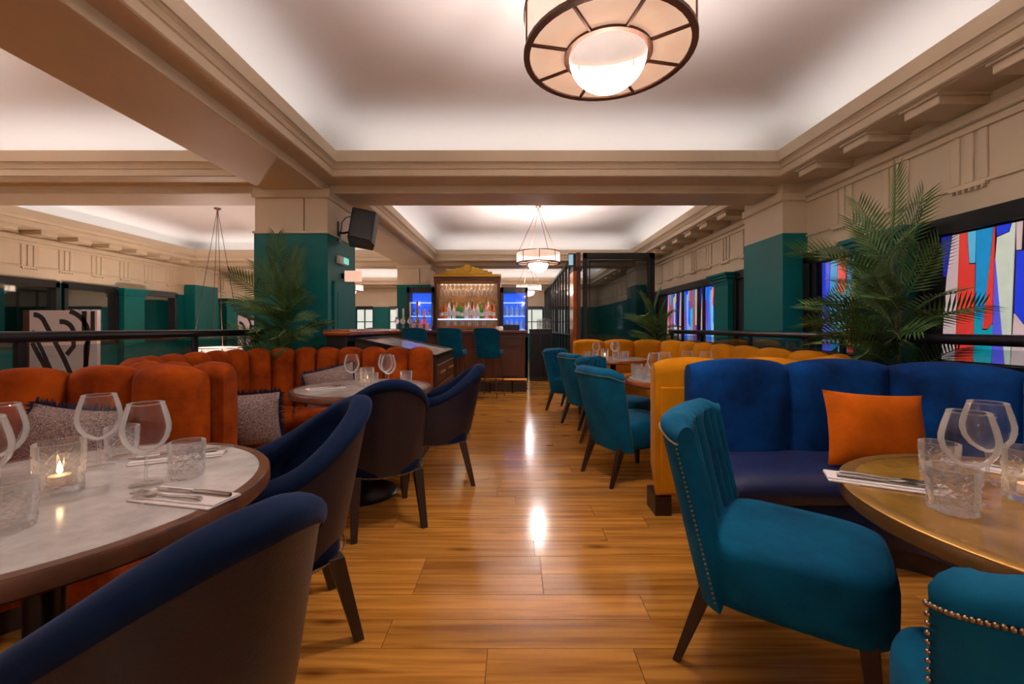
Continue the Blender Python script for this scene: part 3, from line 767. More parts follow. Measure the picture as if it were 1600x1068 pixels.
# ------------------------------------------------------------------ cushions
def cushion(name, label, loc, rot, w_, h, m, fringe=None, th=.085, group=None):
    t = thing(name, label, 'cushion', loc, 0, group); t.rotation_euler = rot
    n = 15; b = MB(); gr = {}
    for sgn in (1, -1):
        for i in range(n):
            for j in range(n):
                u, v = -1+2*i/(n-1), -1+2*j/(n-1)
                pinch = 1-.07*(1-u*u)*abs(v)**3-.0; pinch2 = 1-.07*(1-v*v)*abs(u)**3
                d = th*((1-abs(u)**2.6)*(1-abs(v)**2.6))**.55
                gr[(sgn, i, j)] = len(b.v); b.v.append((u*w_/2*pinch2, sgn*d, h/2+v*h/2*pinch))
        for i in range(n-1):
            for j in range(n-1): b.f.append((gr[(sgn, i, j)], gr[(sgn, i+1, j)], gr[(sgn, i+1, j+1)], gr[(sgn, i, j+1)]))
    b.build('cover', m, t, smooth=70)
    if fringe:
        f = MB(); rnd = random.Random(3)
        P = 4*60
        for k in range(P):
            q = k/P*4; e = int(q); s = -1+2*(q-e)
            u, v, nx, nz = ((s, -1, 0, -1), (1, s, 1, 0), (-s, 1, 0, 1), (-1, -s, -1, 0))[e]
            x, z = u*w_/2*(1-.07*(1-v*v)*abs(u)**3), h/2+v*h/2*(1-.07*(1-u*u)*abs(v)**3)
            l = rnd.uniform(.024, .042); a = rnd.uniform(-.012, .012); y_ = rnd.uniform(-.012, .012)
            tx, tz = (-nz, nx)
            f.add([(x-tx*.006, 0, z-tz*.006), (x+tx*.006, 0, z+tz*.006), (x+nx*l+tx*a, y_, max(.004, z+nz*l+tz*a)), (x, .006, z)], [(0, 1, 2), (1, 3, 2), (3, 0, 2)])
        f.build('fringe', 'fringe', t, kind='stuff')
    return t
cushion('tweed_cushion', 'speckled tweed cushion with navy fringe behind the balloon glasses', (-1.95, 1.77, .462), (R(-13), R(4), R(-4)), .42, .37, 'tweed', 1)
cushion('tweed_cushion', 'speckled tweed cushion with navy fringe leaning on the inner end of the orange booth', (-1.63, 2.52, .462), (R(16), 0, R(18)), .44, .34, 'tweed', 1)
cushion('tweed_cushion', 'speckled tweed cushion with navy fringe slumped behind the second marble table', (-1.62, 3.76, .462), (R(-16), R(-14), R(4)), .46, .36, 'tweed', 1)
cushion('orange_cushion', 'bright orange velvet cushion leaning on the blue booth', (1.82, 2.11, .462), (R(-13), R(3), R(-6)), .48, .38, 'orange_cushion')

# ------------------------------------------------------------------ pendant lamps
PEND_W = 85
def pendant(label, loc, zrim, power=PEND_W, r=.376, rot=0):
    t = thing('pendant_lamp', label, 'lamp', loc, rot, 'drum pendant lamps')       # loc at the ceiling
    zr = zrim-loc[2]; h = .20; ri = .185
    def ring(r0, r1, z0, z1): return MB().lathe([(r0, z0), (r1, z0), (r1, z1), (r0, z1), (r0, z0)], 48)
    ring(r-.022, r+.006, zr, zr+.016).build('bottom_hoop', 'bronze', t, smooth=30)
    ring(r-.006, r+.006, zr+h-.014, zr+h).build('top_hoop', 'bronze', t, smooth=30)
    ring(ri-.012, ri+.012, zr-.004, zr+.014).build('inner_hoop', 'bronze', t, smooth=30)
    for k in range(8):
        a0, a1 = 2*pi*k/8, 2*pi*(k+1)/8; n = 6; g_ = .012
        aa = [a0+g_+(a1-a0-2*g_)*i/n for i in range(n+1)]
        v = [(q*cos(a), q*sin(a), zr+.008) for q in (ri+.01, r-.018) for a in aa]
        MB().add(v, [(i, i+1, i+n+2, i+n+1) for i in range(n)]).build('bottom_panel', 'alabaster', t)
        v = [(r*cos(a), r*sin(a), z) for z in (zr+.014, zr+h-.012) for a in aa]
        MB().add(v, [(i, i+1, i+n+2, i+n+1) for i in range(n)]).build('side_panel', 'alabaster_side', t, smooth=40)
        c, s = cos(a0), sin(a0)
        b = MB().tube([(ri*c, ri*s, zr+.006), ((r-.01)*c, (r-.01)*s, zr+.006)], .009, 6); b.build('rib', 'bronze', t)
        MB().tube([(r*c, r*s, zr+.01), (r*c, r*s, zr+h-.005)], .007, 6).build('upright', 'bronze', t)
    MB().lathe([(ri-.012, zr+.004)]+[((ri-.012)*cos(q*pi/16), zr-.15*sin(q*pi/16)) for q in range(1, 8)]+[(.002, zr-.15)], 40).build('globe', 'globe', t, smooth=60)
    MB().lathe([(.001, 0), (.055, 0), (.055, -.012), (.03, -.03), (.012, -.04), (.012, -.07), (.001, -.07)], 20).build('ceiling_rose', 'bronze', t, smooth=40)
    for k in range(4):
        a = 2*pi*k/4+.4
        MB().tube([(.008*cos(a), .008*sin(a), -.06), (r*.97*cos(a), r*.97*sin(a), zr+h)], .0045, 5).build('cord', 'bronze', t)
    for e, z, cl_ in ((power, zr+.022, (1, .94, .88)), (power*.5, zr+.12, (1, .74, .66))):
        ld = bpy.data.lights.new('lamp_bulb', 'POINT'); ld.energy = e; ld.color = cl_; ld.shadow_soft_size = .05
        lo = bpy.data.objects.new('lamp_bulb', ld); C.objects.link(lo); lo.parent = t; lo.location = (0, 0, z)
    return t
pendant('large drum pendant lamp of alabaster panels with round globe above the aisle', (.42, 1.92, ZF-.002), 2.40, rot=.2)
pendant('drum pendant lamp hanging on long cords before the bar', (.40, 7.33, ZF-.002), 2.27)
pendant('drum pendant lamp beyond the bar by the end wall', (.41, 12.7, ZF-.002), 2.25)
pendant('drum pendant lamp above the tables behind the viewer', (.41, -3.3, ZF-.002), 2.35)
pendant('drum pendant lamp over the side room next to the marble table', (-4.97, 2.0, ZF-.002), 2.35)
pendant('low drum pendant lamp on long cords over the side room, behind the orange booth', (-5.25, 7.45, ZF-.002), .62)
pendant('drum pendant lamp at the far end of the side room', (-4.97, 12.7, ZF-.002), 2.25)
pendant('drum pendant lamp at the front end of the side room', (-4.97, -3.3, ZF-.002), 2.35)

# ------------------------------------------------------------------ handrails with glass
def railing(label, x, y0, y1, z, posts):
    t = thing('handrail', label, 'handrail', (x, y0, 0))
    L = y1-y0
    MB().tube([(0, 0, z), (0, L, z)], .031, 16).build('rail', 'rail_metal', t, smooth=40)
    for p in posts: MB().box(-.014, .014, p-y0-.02, p-y0+.02, 0, z-.02).build('post', 'rail_metal', t)
    ps = [y0]+list(posts)+[y1]
    for a, b in zip(ps, ps[1:]):
        if b-a > .1: MB().box(-.004, .004, a-y0+.03, b-y0-.03, .08, z-.05).build('glass_panel', 'pane', t)
    return t
railing('dark round handrail with glass panels behind the orange booths', -2.58, -1.2, 4.28, 1.118, (-1.1, .9, 2.2, 3.4, 4.2))
railing('dark round handrail with glass panels behind the blue and mustard booths', 2.56, -1.2, 6.98, 1.10, (-1.1, .9, 2.05, 3.3, 4.6, 5.8, 6.9))

# ------------------------------------------------------------------ palms
def frond_mesh(L, droop, n=15, lw=.02, ll=.15):
    b = MB(); pts = []
    for i in range(9):
        t = i/8; pts.append(Vector((L*t*(1-.12*droop*t), 0, L*(.42*t-droop*.62*t*t))))
    b.tube(pts, [.006*(1-.8*i/8)+.001 for i in range(9)], 5)
    for k in range(n):
        t = .24+.75*k/(n-1); i = min(7, int(t*8)); p = pts[i].lerp(pts[i+1], t*8-i); d = (pts[i+1]-pts[i]).normalized()
        l = ll*(.5+.5*sin(pi*(.18+.68*(t-.24)/.76)))
        for s in (1, -1):
            tip = p+(d*(.5+.75*t*t)+Vector((0, s*.8, 0))).normalized()*l+Vector((0, 0, .12*l-.05*l*s*0)); mid = p.lerp(tip, .4)+Vector((0, 0, .004))
            wv = d*lw/2; up = Vector((0, 0, .004))
            b.add([p-wv*.5, p+wv*.5, mid+wv, tip, mid-wv, mid+up], [(0, 1, 5), (1, 2, 5), (2, 3, 5), (5, 3, 4), (5, 4, 0)])
    return b
def palm(label, loc, H, nf, seed, spread, away, pot=.32, ll=.15, stems=3, pr=.17):
    rnd = random.Random(seed)
    t = thing('palm', label, 'plant', loc, 0, 'potted palms')
    MB().lathe([(.001, 0), (pr*.75, 0), (pr*.86, .02), (pr*.97, pot-.02), (pr, pot), (pr*.88, pot), (pr*.86, pot-.03), (.001, pot-.03)], 28).build('pot', 'terracotta', t, smooth=40)
    MB().lathe([(.001, pot-.03), (pr*.87, pot-.032)], 20).build('soil', 'soil', t)
    ms = []
    for f, dr in ((1, .45), (.9, .8), (1.1, .6), (.85, .12)):
        o = frond_mesh(spread*f, dr, 15, .021, ll).build('frond', 'leaf', t); ms.append(o.data); bpy.data.objects.remove(o)
    for s in range(stems):
        a = 2*pi*s/stems+rnd.uniform(-.4, .4); hh = H*(.6+.4*(1-s/stems))
        bx_, by_ = .045*cos(a), .045*sin(a); tx, ty = .12*cos(a)*rnd.random(), .12*sin(a)*rnd.random()
        if tx*cos(away)+ty*sin(away) > 0: tx, ty = -tx, -ty
        pts = [(bx_+(tx-bx_)*q, by_+(ty-by_)*q, pot-.05+(hh-pot+.05)*q) for q in (0, .35, .7, 1)]
        MB().tube(pts, [.016, .014, .011, .007], 7).build('stem', 'stem', t, smooth=60)
        m = nf//stems
        for k in range(m):
            q = .52+.48*k/(m-1); zz = pot+(hh-pot)*q; an = k*2.399+a+rnd.uniform(-.3, .3)
            dv = cos(an-away); topf = k >= m-3
            if dv > .1: an = pi+2*away-an if abs(sin(an-away)) > .2 else an+pi
            o = obj('frond', ms[3] if topf else rnd.choice(ms[:3]), t)
            o.location = (bx_+(tx-bx_)*q, by_+(ty-by_)*q, zz)
            o.rotation_euler = (rnd.uniform(-.9, .9), -rnd.uniform(.15, .5)-(rnd.uniform(.25, .75) if topf else 0), an)
            sc = rnd.uniform(.8, 1.1); o.scale = (sc, sc, sc)
    return t
palm('potted palm in front of the green column behind the orange booth', (-2.27, 4.235, 0), 1.60, 36, 5, .54, R(90), pr=.105)
palm('large potted palm in front of the stained-glass windows', (2.735, 3.0, 0), 1.70, 52, 11, .60, R(0), ll=.18, stems=4, pr=.12)
palm('potted palm beside the black glass screen at the end of the mustard booth', (2.33, 7.0, 0), 1.42, 30, 3, .46, R(80), pr=.15)

# ------------------------------------------------------------------ speaker, signs, door on the column
t = thing('loudspeaker', 'black loudspeaker bracketed to the cream head of the column', 'speaker', (-1.70, 4.62, 2.07)); t.rotation_euler = (R(-9), R(9), R(24))
MB().prism([(-.14, -.13), (.10, -.15), (.15, -.06), (.15, .10), (-.10, .13)], 0, .36).build('cabinet', 'speaker', t, bevel=.01)
MB().box(-.12, .09, -.158, -.142, .02, .34).build('grille', 'black', t)
t = thing('speaker_bracket', 'thin black speaker bracket with looped cable on the column side', 'bracket', (-1.93, 4.62, 2.2))
MB().box(0, .012, -.03, .03, -.1, .12).build('wall_plate', 'black_metal', t)
MB().tube([(.01, 0, 0), (.06, 0, .0), (.20, 0, .03)], .012, 8).build('arm', 'black_metal', t)
MB().tube([(.01, -.02, -.04), (.05, -.05, .02), (.06, -.06, .1), (.10, -.06, .15), (.15, -.05, .17)], .005, 6).build('cable', 'black', t, smooth=60)
t = thing('exit_sign', 'slim green-lit emergency light on the column', 'sign', (-1.93, 4.66, 1.86))
MB().box(0, .05, -.11, .11, 0, .085).build('housing', 'white_paint', t, bevel=.01)
MB().box(.048, .056, -.03, .10, .01, .075).build('lit_face', 'sign_green', t)
t = thing('exit_sign', 'pink-lit exit sign box standing out above the green door', 'sign', (-1.93, 4.72, 1.68))
MB().box(.03, .21, -.02, .02, 0, .12).build('lit_box', 'sign_pink', t, bevel=.004)
MB().box(0, .03, -.03, .03, .03, .09).build('mount', 'black_metal', t)
dr = struct(MB().box(-1.932, -1.905, 4.46, 5.04, 0, 1.66).build('door_1', 'green', bevel=.006))
MB().box(-1.906, -1.90, 4.53, 4.97, .12, 1.55).build('door_panel', 'green', dr, bevel=.004)

# ------------------------------------------------------------------ host counter and slanted display case
t = thing('host_counter', 'black counter with thick polished wood top against the column', 'counter', (-1.78, 4.98, 0))
MB().box(-.10, .10, -.76, .86, 0, 1.08).build('body', 'black', t)
b = MB(); rr = []
for k in range(9):
    a = -pi/2+pi*k/8; rr.append([(-.11-.0, -.80-.03*cos(a), 1.115+.035*sin(a)), (.13+.03*cos(a), -.80-.03*cos(a), 1.115+.035*sin(a)), (.13+.03*cos(a), .92+.03*cos(a), 1.115+.035*sin(a)), (-.11, .92+.03*cos(a), 1.115+.035*sin(a))])
b.rings(rr).build('wood_top', 'slab_wood', t, smooth=50)
t = thing('display_case', 'dark wood display case with slanted glass top and brass drawer handles', 'display case', (-1.21, 4.86, 0))
x0, x1, y0, y1 = -.41, .41, -.59, .59
def slant(b, xa, xb, ya, yb_, d0, d1):
    def z(x): return 1.06-(x-x0)/(x1-x0)*.175
    v = [(xa, ya, z(xa)+d0), (xb, ya, z(xb)+d0), (xb, yb_, z(xb)+d0), (xa, yb_, z(xa)+d0), (xa, ya, z(xa)+d1), (xb, ya, z(xb)+d1), (xb, yb_, z(xb)+d1), (xa, yb_, z(xa)+d1)]
    return b.add(v, [(3, 2, 1, 0), (4, 5, 6, 7), (0, 1, 5, 4), (1, 2, 6, 5), (2, 3, 7, 6), (3, 0, 4, 7)])
b = MB().box(x0, x1, y0, y1, .06, .80)
v = [(x0, y0, .8), (x1, y0, .8), (x1, y1, .8), (x0, y1, .8), (x0, y0, 1.04), (x1, y0, .865), (x1, y1, .865), (x0, y1, 1.04)]
b.add(v, [(3, 2, 1, 0), (4, 5, 6, 7), (0, 1, 5, 4), (1, 2, 6, 5), (2, 3, 7, 6), (3, 0, 4, 7)]); b.build('body', 'dark_wood', t)
fr = MB(); slant(fr, x0, x0+.06, y0, y1, -.03, .006); slant(fr, x1-.06, x1, y0, y1, -.03, .006); slant(fr, x0+.06, x1-.06, y0, y0+.06, -.03, .006); slant(fr, x0+.06, x1-.06, y1-.06, y1, -.03, .006)
fr.build('top_frame', 'rail_metal', t)
slant(MB(), x0+.06, x1-.06, y0+.06, y1-.06, -.02, -.004).build('glass_top', 'marble', t)
for k, (za, zb) in enumerate(((.60, .78), (.36, .57), (.12, .33))):
    for ya in (y0+.03, .01):
        d = MB().box(x1-.004, x1+.012, ya, ya+.55, za, zb).build('drawer', 'mahogany', t, bevel=.004)
        MB().box(x1+.012, x1+.03, ya+.13, ya+.42, (za+zb)/2-.012, (za+zb)/2+.012).build('handle', 'brass', d, bevel=.004)
MB().box(x0+.03, x1-.03, y0+.03, y1-.03, 0, .06).build('plinth', 'black', t)

# ------------------------------------------------------------------ bar
t = thing('bar_counter', 'mahogany panelled bar counter with brass foot rail', 'bar', (-1.35, 7.95, 0))
bx0, bx1 = -1.0, 1.56
MB().box(bx0, bx1-.03, -.25, .30, 0, 1.06).build('body', 'mahogany', t)
MB().box(bx0-.02, bx1+.02, -.34, .36, 1.06, 1.11).build('counter_top', 'mahogany', t, bevel=.012)
MB().box(bx0, bx1, -.275, .30, 0, .16).build('skirting', 'dark_wood', t, bevel=.008)
n = 4; pw_ = (bx1-.06-bx0)/n
for i in range(n):
    a = bx0+i*pw_
    pn = MB().box(a+.05, a+pw_-.05, -.268, -.25, .24, .78).build('panel', 'mahogany', t, bevel=.008)
    MB().box(a+.10, a+pw_-.10, -.278, -.266, .29, .73).build('raised_field', 'mahogany', pn, bevel=.008)
    MB().box(a+.05, a+pw_-.05, -.264, -.25, .84, 1.0).build('upper_panel', 'mahogany', t, bevel=.006)
MB().tube([(bx0, -.40, .235), (bx1, -.40, .235)], .022, 12).build('foot_rail', 'brass', t, smooth=50)
for q in (-.6, .2, .9, 1.3): MB().tube([(q, -.40, .23), (q, -.40, .0)], .014, 8).build('rail_bracket', 'black_metal', t)
def stool(label, loc, rz):
    t = thing('bar_stool', label, 'bar stool', loc, rz, 'teal bar stools')     # faces +y (bar)
    rr = [ring_rr(-.2, .2, .2, .2, z, s, 24, .5) for z, s in ((.70, .93), (.72, 1.0), (.76, 1.0), (.785, .95), (.79, .6))]
    MB().rings([[(-y, x, z) for x, y, z in r] for r in rr]).build('seat', 'teal_velvet', t, smooth=60)
    rr = []
    for i in range(21):
        u = -1+2*i/20; a = u*1.25; ring = []; wz = lambda z: 1+.06*(z-.7)/.45
        zt = 1.165-.05*abs(u)**4
        for z in (.66, .72, .85, 1.0, zt-.03, zt-.008): ring.append((.225*sin(a)*wz(z)*(.86 if z < .7 else 1), -.05-.19*cos(a)-.07*(z-.7)/.45, z))
        for z in (zt, zt-.008, zt-.03, 1.0, .85, .72, .66): ring.append((.19*sin(a)*wz(z)*(.86 if z < .7 else 1), -.05-.155*cos(a)-.07*(z-.7)/.45, z))
        rr.append(ring)
    MB().rings(rr).build('backrest', 'teal_velvet', t, smooth=50)
    for sx in (-1, 1):
        for sy in (-1, 1): MB().tube([(.13*sx, .13*sy, .70), (.19*sx, .19*sy, 0)], [.013, .010], 8).build('leg', 'bronze', t)
    ft = MB(); q = .168
    for a, b in (((-q, -q), (q, -q)), ((q, -q), (q, q)), ((q, q), (-q, q)), ((-q, q), (-q, -q))): ft.tube([(*a, .27), (*b, .27)], .008, 6)
    ft.build('footrest', 'bronze', t)
    return t
s0 = stool('teal bar stool standing furthest along the bar beside its open end', (-.42, 7.12, 0), R(-18))
for l, x, a in (('teal bar stool second from the open end of the bar', -1.04, -16), ('teal bar stool third from the open end of the bar', -1.62, -14), ('teal bar stool behind the polished wood counter top', -2.22, -20)): dup(s0, (x, 7.12, 0), R(a), l)

# beer taps
def tap(x, col, h, round_):
    t = thing('beer_tap', 'chrome beer tap with %s handle on the bar counter' % col, 'beer tap', (x, 7.93, 1.11), 0, 'beer taps')
    MB().lathe([(.001, 0), (.045, 0), (.045, .012), (.02, .02), (.02, .20), (.03, .21), (.03, .25), (.001, .26)], 16).build('column', 'steel', t, smooth=40)
    MB().tube([(0, -.02, .22), (0, -.10, .20), (0, -.11, .15)], .012, 8).build('spout', 'steel', t)
    MB().tube([(0, 0, .25), (0, 0, .25+h)], [.012, .018], 8).build('handle', {'amber': 'bottle_amber', 'white': 'linen', 'red': 'glass_red', 'pink': 'glass_pink'}[col], t)
    if round_: b = MB().lathe([(.001, -.012), (.045, -.012), (.05, 0), (.045, .012), (.001, .012)], 20); b.v = [(p[0], p[2]-.035, p[1]+.17) for p in b.v]; b.build('badge', {'amber': 'gold', 'white': 'linen', 'red': 'glass_red', 'pink': 'glass_pink'}[col], t, smooth=40)
for i, (x, c, h, r_) in enumerate(((-2.22, 'pink', .16, 1), (-2.10, 'white', .16, 1), (-1.97, 'white', .28, 1), (-1.84, 'amber', .30, 1), (-1.71, 'red', .14, 1))): tap(x, c, h, r_)
tag(MB().box(-1.98, -1.66, 8.05, 8.2, 1.111, 1.24).build('drip_crate', 'bottle_pinkb', bevel=.01), 'pink printed box on the bar counter beside the beer taps', 'box')
tag(MB().lathe([(.001, 0), (.07, 0), (.075, .02), (.07, .07), (.055, .075), (.001, .06)], 20, (-.30, 7.95, 1.111)).build('bar_bowl', 'linen', smooth=40), 'small pale bowl on the bar counter before the right fridge', 'bowl')
tag(MB().box(-.26, .08, 8.08, 8.2, 1.111, 1.22).build('till_box', 'black', bevel=.008), 'low black till box on the bar counter', 'till')
# back bar
t = thing('back_bar', 'mahogany back bar cabinet with gilded sunburst pediment', 'cabinet', (-1.06, 9.42, 0))
hw = .70
MB().box(-hw, hw, -.1, .22, 0, 1.12).build('base_cabinet', 'mahogany', t)
MB().box(-hw, hw, .18, .22, 1.12, 2.28).build('back_board', 'backbar_glow', t)
for s in (-1, 1): MB().box(s*hw-.035, s*hw+.035, -.08, .22, 1.12, 2.28).build('side_post', 'mahogany', t, bevel=.008)
MB().box(-hw-.04, hw+.04, -.1, .22, 2.18, 2.28).build('head_rail', 'mahogany', t, bevel=.01)
MB().box(-hw+.04, hw-.04, -.04, .18, 1.335, 1.36).build('bottle_shelf', 'shelf_light', t)
MB().box(-hw+.04, hw-.04, -.06, .18, 1.16, 1.20).build('lower_shelf', 'slab_wood', t)
MB().box(-hw-.05, hw+.05, -.12, .1, 2.28, 2.34).build('gilt_cornice', 'gold', t, bevel=.008)
for k in range(11):      # sunburst rays
    a = R(-75+15*k); hgt = [.08, .12, .16, .2, .235, .25, .235, .2, .16, .12, .08][k]
    xc = -.5+.1*k
    MB().prism([(xc-.055, -.1), (xc+.055, -.1), (xc+.055, -.03), (xc-.055, -.03)], 2.34, 2.34+hgt*.72).build('pediment_ray', 'gold', t, bevel=.012)
b = MB().lathe([(.001, -.03), (.08, -.03), (.1, 0), (.08, .03), (.001, .03)], 24); b.v = [(p[0], -.09+p[2], 2.47+p[1]) for p in b.v]; b.build('pediment_medallion', 'gold', t, smooth=40)
for zr in (2.13, 2.15): MB().tube([(-hw+.04, -.05, zr), (hw-.04, -.05, zr)], .007, 6).build('glass_rail', 'brass', t)
ld = bpy.data.lights.new('shelf_lamp', 'AREA'); ld.shape = 'RECTANGLE'; ld.size = 1.2; ld.size_y = .05; ld.energy = 6; ld.color = (1, .85, .65)
lo = bpy.data.objects.new('shelf_lamp', ld); C.objects.link(lo); lo.parent = t; lo.location = (0, -.02, 2.172)
def bottle(label, loc, m, h=.30, r=.037, group='bottles on the back bar shelf', lab='linen'):
    t = thing('bottle', label, 'bottle', loc, 0, group)
    MB().lathe([(.001, 0), (r, 0), (r, h*.56), (r*.8, h*.66), (r*.36, h*.75), (r*.34, h*.93), (.001, h*.93)], 14).build('body', m, t, smooth=50)
    MB().lathe([(r*.4, h*.9), (r*.42, h), (.001, h)], 10).build('cap', 'gold', t)
    MB().lathe([(r+.001, h*.18), (r+.001, h*.45)], 14).build('label_band', lab, t, smooth=60)
    return t
kinds = ['amber', 'orangeb', 'clear', 'clear', 'greenb', 'greenb', 'clear', 'pinkb', 'clear', 'clear', 'greenb', 'pinkb', 'orangeb', 'orangeb']
for i, k in enumerate(kinds): bottle('%s glass spirit bottle on the back bar shelf' % {'amber': 'amber', 'orangeb': 'orange', 'clear': 'clear', 'greenb': 'green', 'pinkb': 'pink'}[k], (-1.06-.585+i*.09, 9.42+.03*(i % 2), 1.361), 'bottle_'+k, .30+.09*((i*7) % 5)/4)
for i in range(13): bottle('tall bottle in the rear row of the back bar shelf', (-1.06-.54+i*.09, 9.555, 1.361), ['bottle_amber', 'bottle_brown', 'bottle_greenb', 'bottle_clear', 'bottle_orangeb'][(i*3) % 5], .36+.07*((i*5) % 4)/3, .036, 'rear row of bottles on the back bar')
for i in range(13):
    t = thing('hanging_glass', 'upturned stemmed glass hanging from the brass rail of the back bar', 'glass', (-1.06-.56+i*.093, 9.37, 2.122), 0, 'glasses hanging over the back bar')
    MB().lathe([(.038, 0), (.036, -.005), (.006, -.01), (.006, -.09), (.024, -.105), (.043, -.15), (.043, -.20), (.036, -.25)], 14).build('glass_body', 'crystal', t, smooth=60)
for i in range(6):
    tag(tumbler_mesh(.034, .10, 16, 4).build('shot_glass', 'crystal', loc=(-1.5+i*.16, 9.42, 1.201)), 'small tumbler lined up on the lower back bar shelf', 'tumbler', 'tumblers under the bottle shelf')
# fridges
def fridge(label, x, w_, bots):
    t = thing('bottle_fridge', label, 'fridge', (x, 9.38, 0))
    hw = w_/2
    fr = MB().box(-hw, -hw+.06, -.1, .2, .1, 2.05).box(hw-.06, hw, -.1, .2, .1, 2.05).box(-hw, hw, -.1, .2, 1.93, 2.05).box(-hw, hw, -.1, .2, 0, .95)
    fr.build('cabinet', 'black', t); MB().box(-hw+.06, hw-.06, .17, .2, .95, 1.93).build('lit_back', 'fridge_back', t)
    MB().box(-hw+.06, hw-.06, -.095, -.09, .95, 1.93).build('door_glass', 'pane', t)
    for z in (1.12, 1.42, 1.72): MB().box(-hw+.06, hw-.06, -.06, .17, z-.012, z).build('shelf', 'shelf_light', t)
    MB().tube([(hw-.03, -.13, 1.2), (hw-.03, -.13, 1.7)], .01, 8).build('door_handle', 'steel', t)
    n = 4
    for z in (1.12, 1.42, 1.72):
        if z == 1.72: continue
        for i in range(n): bottle(('blue-lit wine bottle inside the fridge at the open bar end' if bots else 'small blue-lit bottle inside the fridge beside the column'), (x-hw+.13+i*(w_-.26)/(n-1), 9.40, z), 'bottle_clear' if bots else random.choice(['bottle_blueb', 'bottle_pinkb', 'bottle_clear']), .26 if bots else .2, .033 if bots else .027, 'bottles in the '+label.split(',')[0])
fridge('tall bottle fridge beside the cream column', -2.08, .60, False)
fridge('tall bottle fridge at the open end of the bar', -.02, .60, True)
t = thing('side_cabinet', 'black low cabinet past the bar with glass crates on top', 'cabinet', (.56, 9.3, 0))
MB().box(-.24, .24, -.1, .35, 0, 1.1).build('body', 'black', t); MB().box(-.25, .25, -.12, .36, 1.1, 1.13).build('top', 'black_metal', t, bevel=.006)
for q in (-.22, .01): MB().box(q, q+.21, -.112, -.1, .08, 1.04).build('door', 'black_metal', t, bevel=.004)
t = thing('glass_crate', 'wire crate of upturned glasses on the black side cabinet', 'crate', (.63, 9.35, 1.131))
b = MB()
for z in (.005, .1, .22):
    for a, c in (((-.15, -.1), (.15, -.1)), ((.15, -.1), (.15, .1)), ((.15, .1), (-.15, .1)), ((-.15, .1), (-.15, -.1))): b.tube([(*a, z), (*c, z)], .004, 5)
b.build('wire_frame', 'steel', t)
for i in range(4):
    for j in range(2): MB().lathe([(.03, .005), (.033, .2), (.001, .2)], 12, (-.11+i*.073, -.05+j*.1, 0)).build('glass', 'crystal', t, smooth=50)

# ------------------------------------------------------------------ glass screen with door post
t = thing('glass_screen', 'black-framed glass screen at the end of the mustard booth', 'screen', (1.16, 7.2, 0))
def frame_panel(w_, h, nm, axis, off=0):
    pass
W_, H_ = 1.22, 2.44
MB().box(0, .07, 0, .06, 0, H_).build('frame_post', 'black', t, bevel=.005); MB().box(W_-.09, W_, 0, .06, 0, H_).build('frame_post', 'black', t, bevel=.005)
MB().box(0, W_, 0, .06, H_-.10, H_).build('frame_head', 'black', t, bevel=.005); MB().box(0, W_, 0, .06, 0, .1).build('frame_sill', 'black', t)
MB().box(.10, .116, -.006, .0, .12, H_-.13).build('beading', 'rail_metal', t); MB().box(.10, W_-.11, -.006, 0, H_-.142, H_-.126).build('beading', 'rail_metal', t)
MB().box(W_-.126, W_-.11, -.006, 0, .12, H_-.13).build('beading', 'rail_metal', t)
MB().box(.07, W_-.09, .026, .034, .1, H_-.1).build('glass', 'dark_pane', t)
t = thing('glass_partition', 'long black-framed glass partition running back from the wooden door post', 'partition', (1.05, 7.62, 0))
for k in range(14): MB().box(-.02, .03, k*.56, k*.56+.045, 0, H_).build('mullion', 'black', t, bevel=.004)
for k in range(13): MB().box(.001, .009, k*.56+.045, (k+1)*.56, .12, H_-.06).build('glass', 'dark_pane', t)
MB().box(-.03, .04, 0, 13*.56+.045, H_-.06, H_).build('head', 'black', t); MB().box(-.03, .04, 0, 13*.56+.045, 0, .12).build('sill', 'black', t)
MB().box(-.026, .034, 0, 13*.56, 1.02, 1.05).build('mid_rail', 'black', t)
t = thing('door_post', 'polished red-brown wooden door post beside the black glass screen', 'door post', (1.07, 7.38, 0))
MB().box(-.09, -.03, -.24, .2, 0, 2.12).build('outer_post', 'slab_wood', t, bevel=.006); MB().box(-.03, .04, -.22, -.12, 0, 2.44).build('inner_post', 'mahogany', t, bevel=.006)
MB().box(-.09, .06, -.24, .2, 2.12, 2.2).build('lintel', 'dark_wood', t, bevel=.004)
t = thing('hanging_sign', 'small blue-lit sign box above the wooden door post', 'sign', (1.0, 7.22, 2.212))
MB().box(-.09, .07, 0, .05, 0, .22).build('sign_box', 'black', t); MB().box(-.085, -.01, -.006, 0, .02, .2).build('lit_face', 'sign_blue', t)

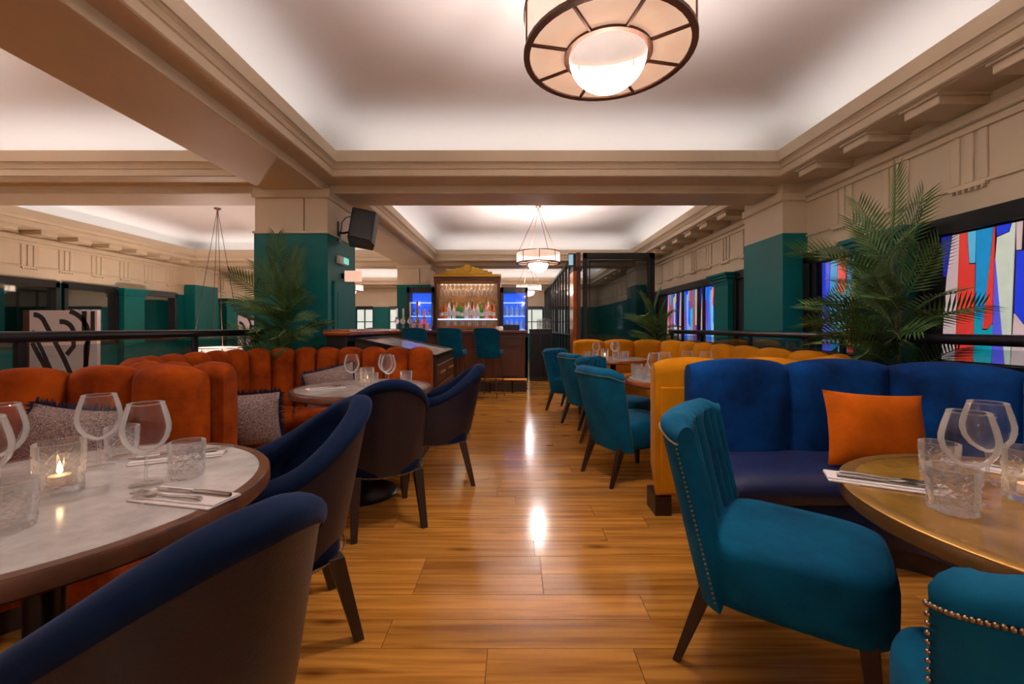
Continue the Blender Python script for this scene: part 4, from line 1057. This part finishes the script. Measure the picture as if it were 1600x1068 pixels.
# ------------------------------------------------------------------ side room: painted panel, picture
def ribbon(b, pts, w_, y):
    P = [Vector((p[0], p[1])) for p in pts]; q = []
    for i, p in enumerate(P):
        d = (P[min(i+1, len(P)-1)]-P[max(i-1, 0)]).normalized(); n = Vector((-d.y, d.x))*w_/2; q.append((p+n, p-n))
    v = [(a.x, y, a.y) for pr in q for a in pr]
    b.add(v, [(2*i, 2*i+1, 2*i+3, 2*i+2) for i in range(len(P)-1)])
def arc(cx, cz, r, a0, a1, n=10): return [(cx+r*cos(R(a0+(a1-a0)*i/n)), cz+r*sin(R(a0+(a1-a0)*i/n))) for i in range(n+1)]
t = thing('painted_panel', 'tall canvas panel with bold black and white looping bands standing in the side room', 'painting', (-6.42, 6.0, 0))
MB().box(-.48, .48, 0, .05, 0, 1.41).build('canvas', 'canvas', t); MB().box(-.55, -.48, -.02, .06, 0, 1.41).build('side_frame', 'mahogany', t)
b = MB()
ribbon(b, arc(-.42, 1.18, .17, 90, 20)+[(0, .75), (.18, .35)], .07, -.003); ribbon(b, [(-.44, 1.12), (-.30, .85), (-.1, .4)], .06, -.003)
ribbon(b, arc(-.02, 1.08, .17, 100, -10)+[(.15, .9), (.05, .78)], .07, -.003); ribbon(b, arc(.0, 1.05, .36, 75, 0)+[(.34, .8), (.3, .4)], .07, -.003)
ribbon(b, [(.30, 1.40), (.30, 1.06)], .07, -.003); ribbon(b, [(.42, 1.40), (.42, 1.06)], .06, -.003)
ribbon(b, arc(.52, .86, .2, 100, 180)+[(.32, .5)], .06, -.003); ribbon(b, [(-.44, .95), (-.25, .6), (-.2, .2)], .07, -.003)
b.build('painted_bands', 'ink', t)
t = thing('picture', 'small black and white abstract picture on the green wall of the side room', 'painting', (-7.55, 11.9, .6)); t.rotation_euler = (0, 0, R(90))
MB().box(-.4, .4, 0, .03, 0, .9).build('canvas', 'canvas', t)
b = MB(); ribbon(b, arc(-.35, .45, .25, 90, 0)+[(-.1, .05)], .08, -.003); ribbon(b, arc(-.3, .45, .5, 75, 0)+[(.2, .05)], .08, -.003); ribbon(b, [(.1, .8), (.38, .8)], .07, -.003); ribbon(b, [(.38, .6), (.12, .6), (.12, .35), (.38, .3)], .07, -.003); ribbon(b, [(.1, .1), (.38, .22)], .07, -.003)
b.v = [(x, -y+0, z) for x, y, z in b.v]; b.v = [(x, -.003, z) for x, y, z in b.v]; b.build('painted_bands', 'ink', t)
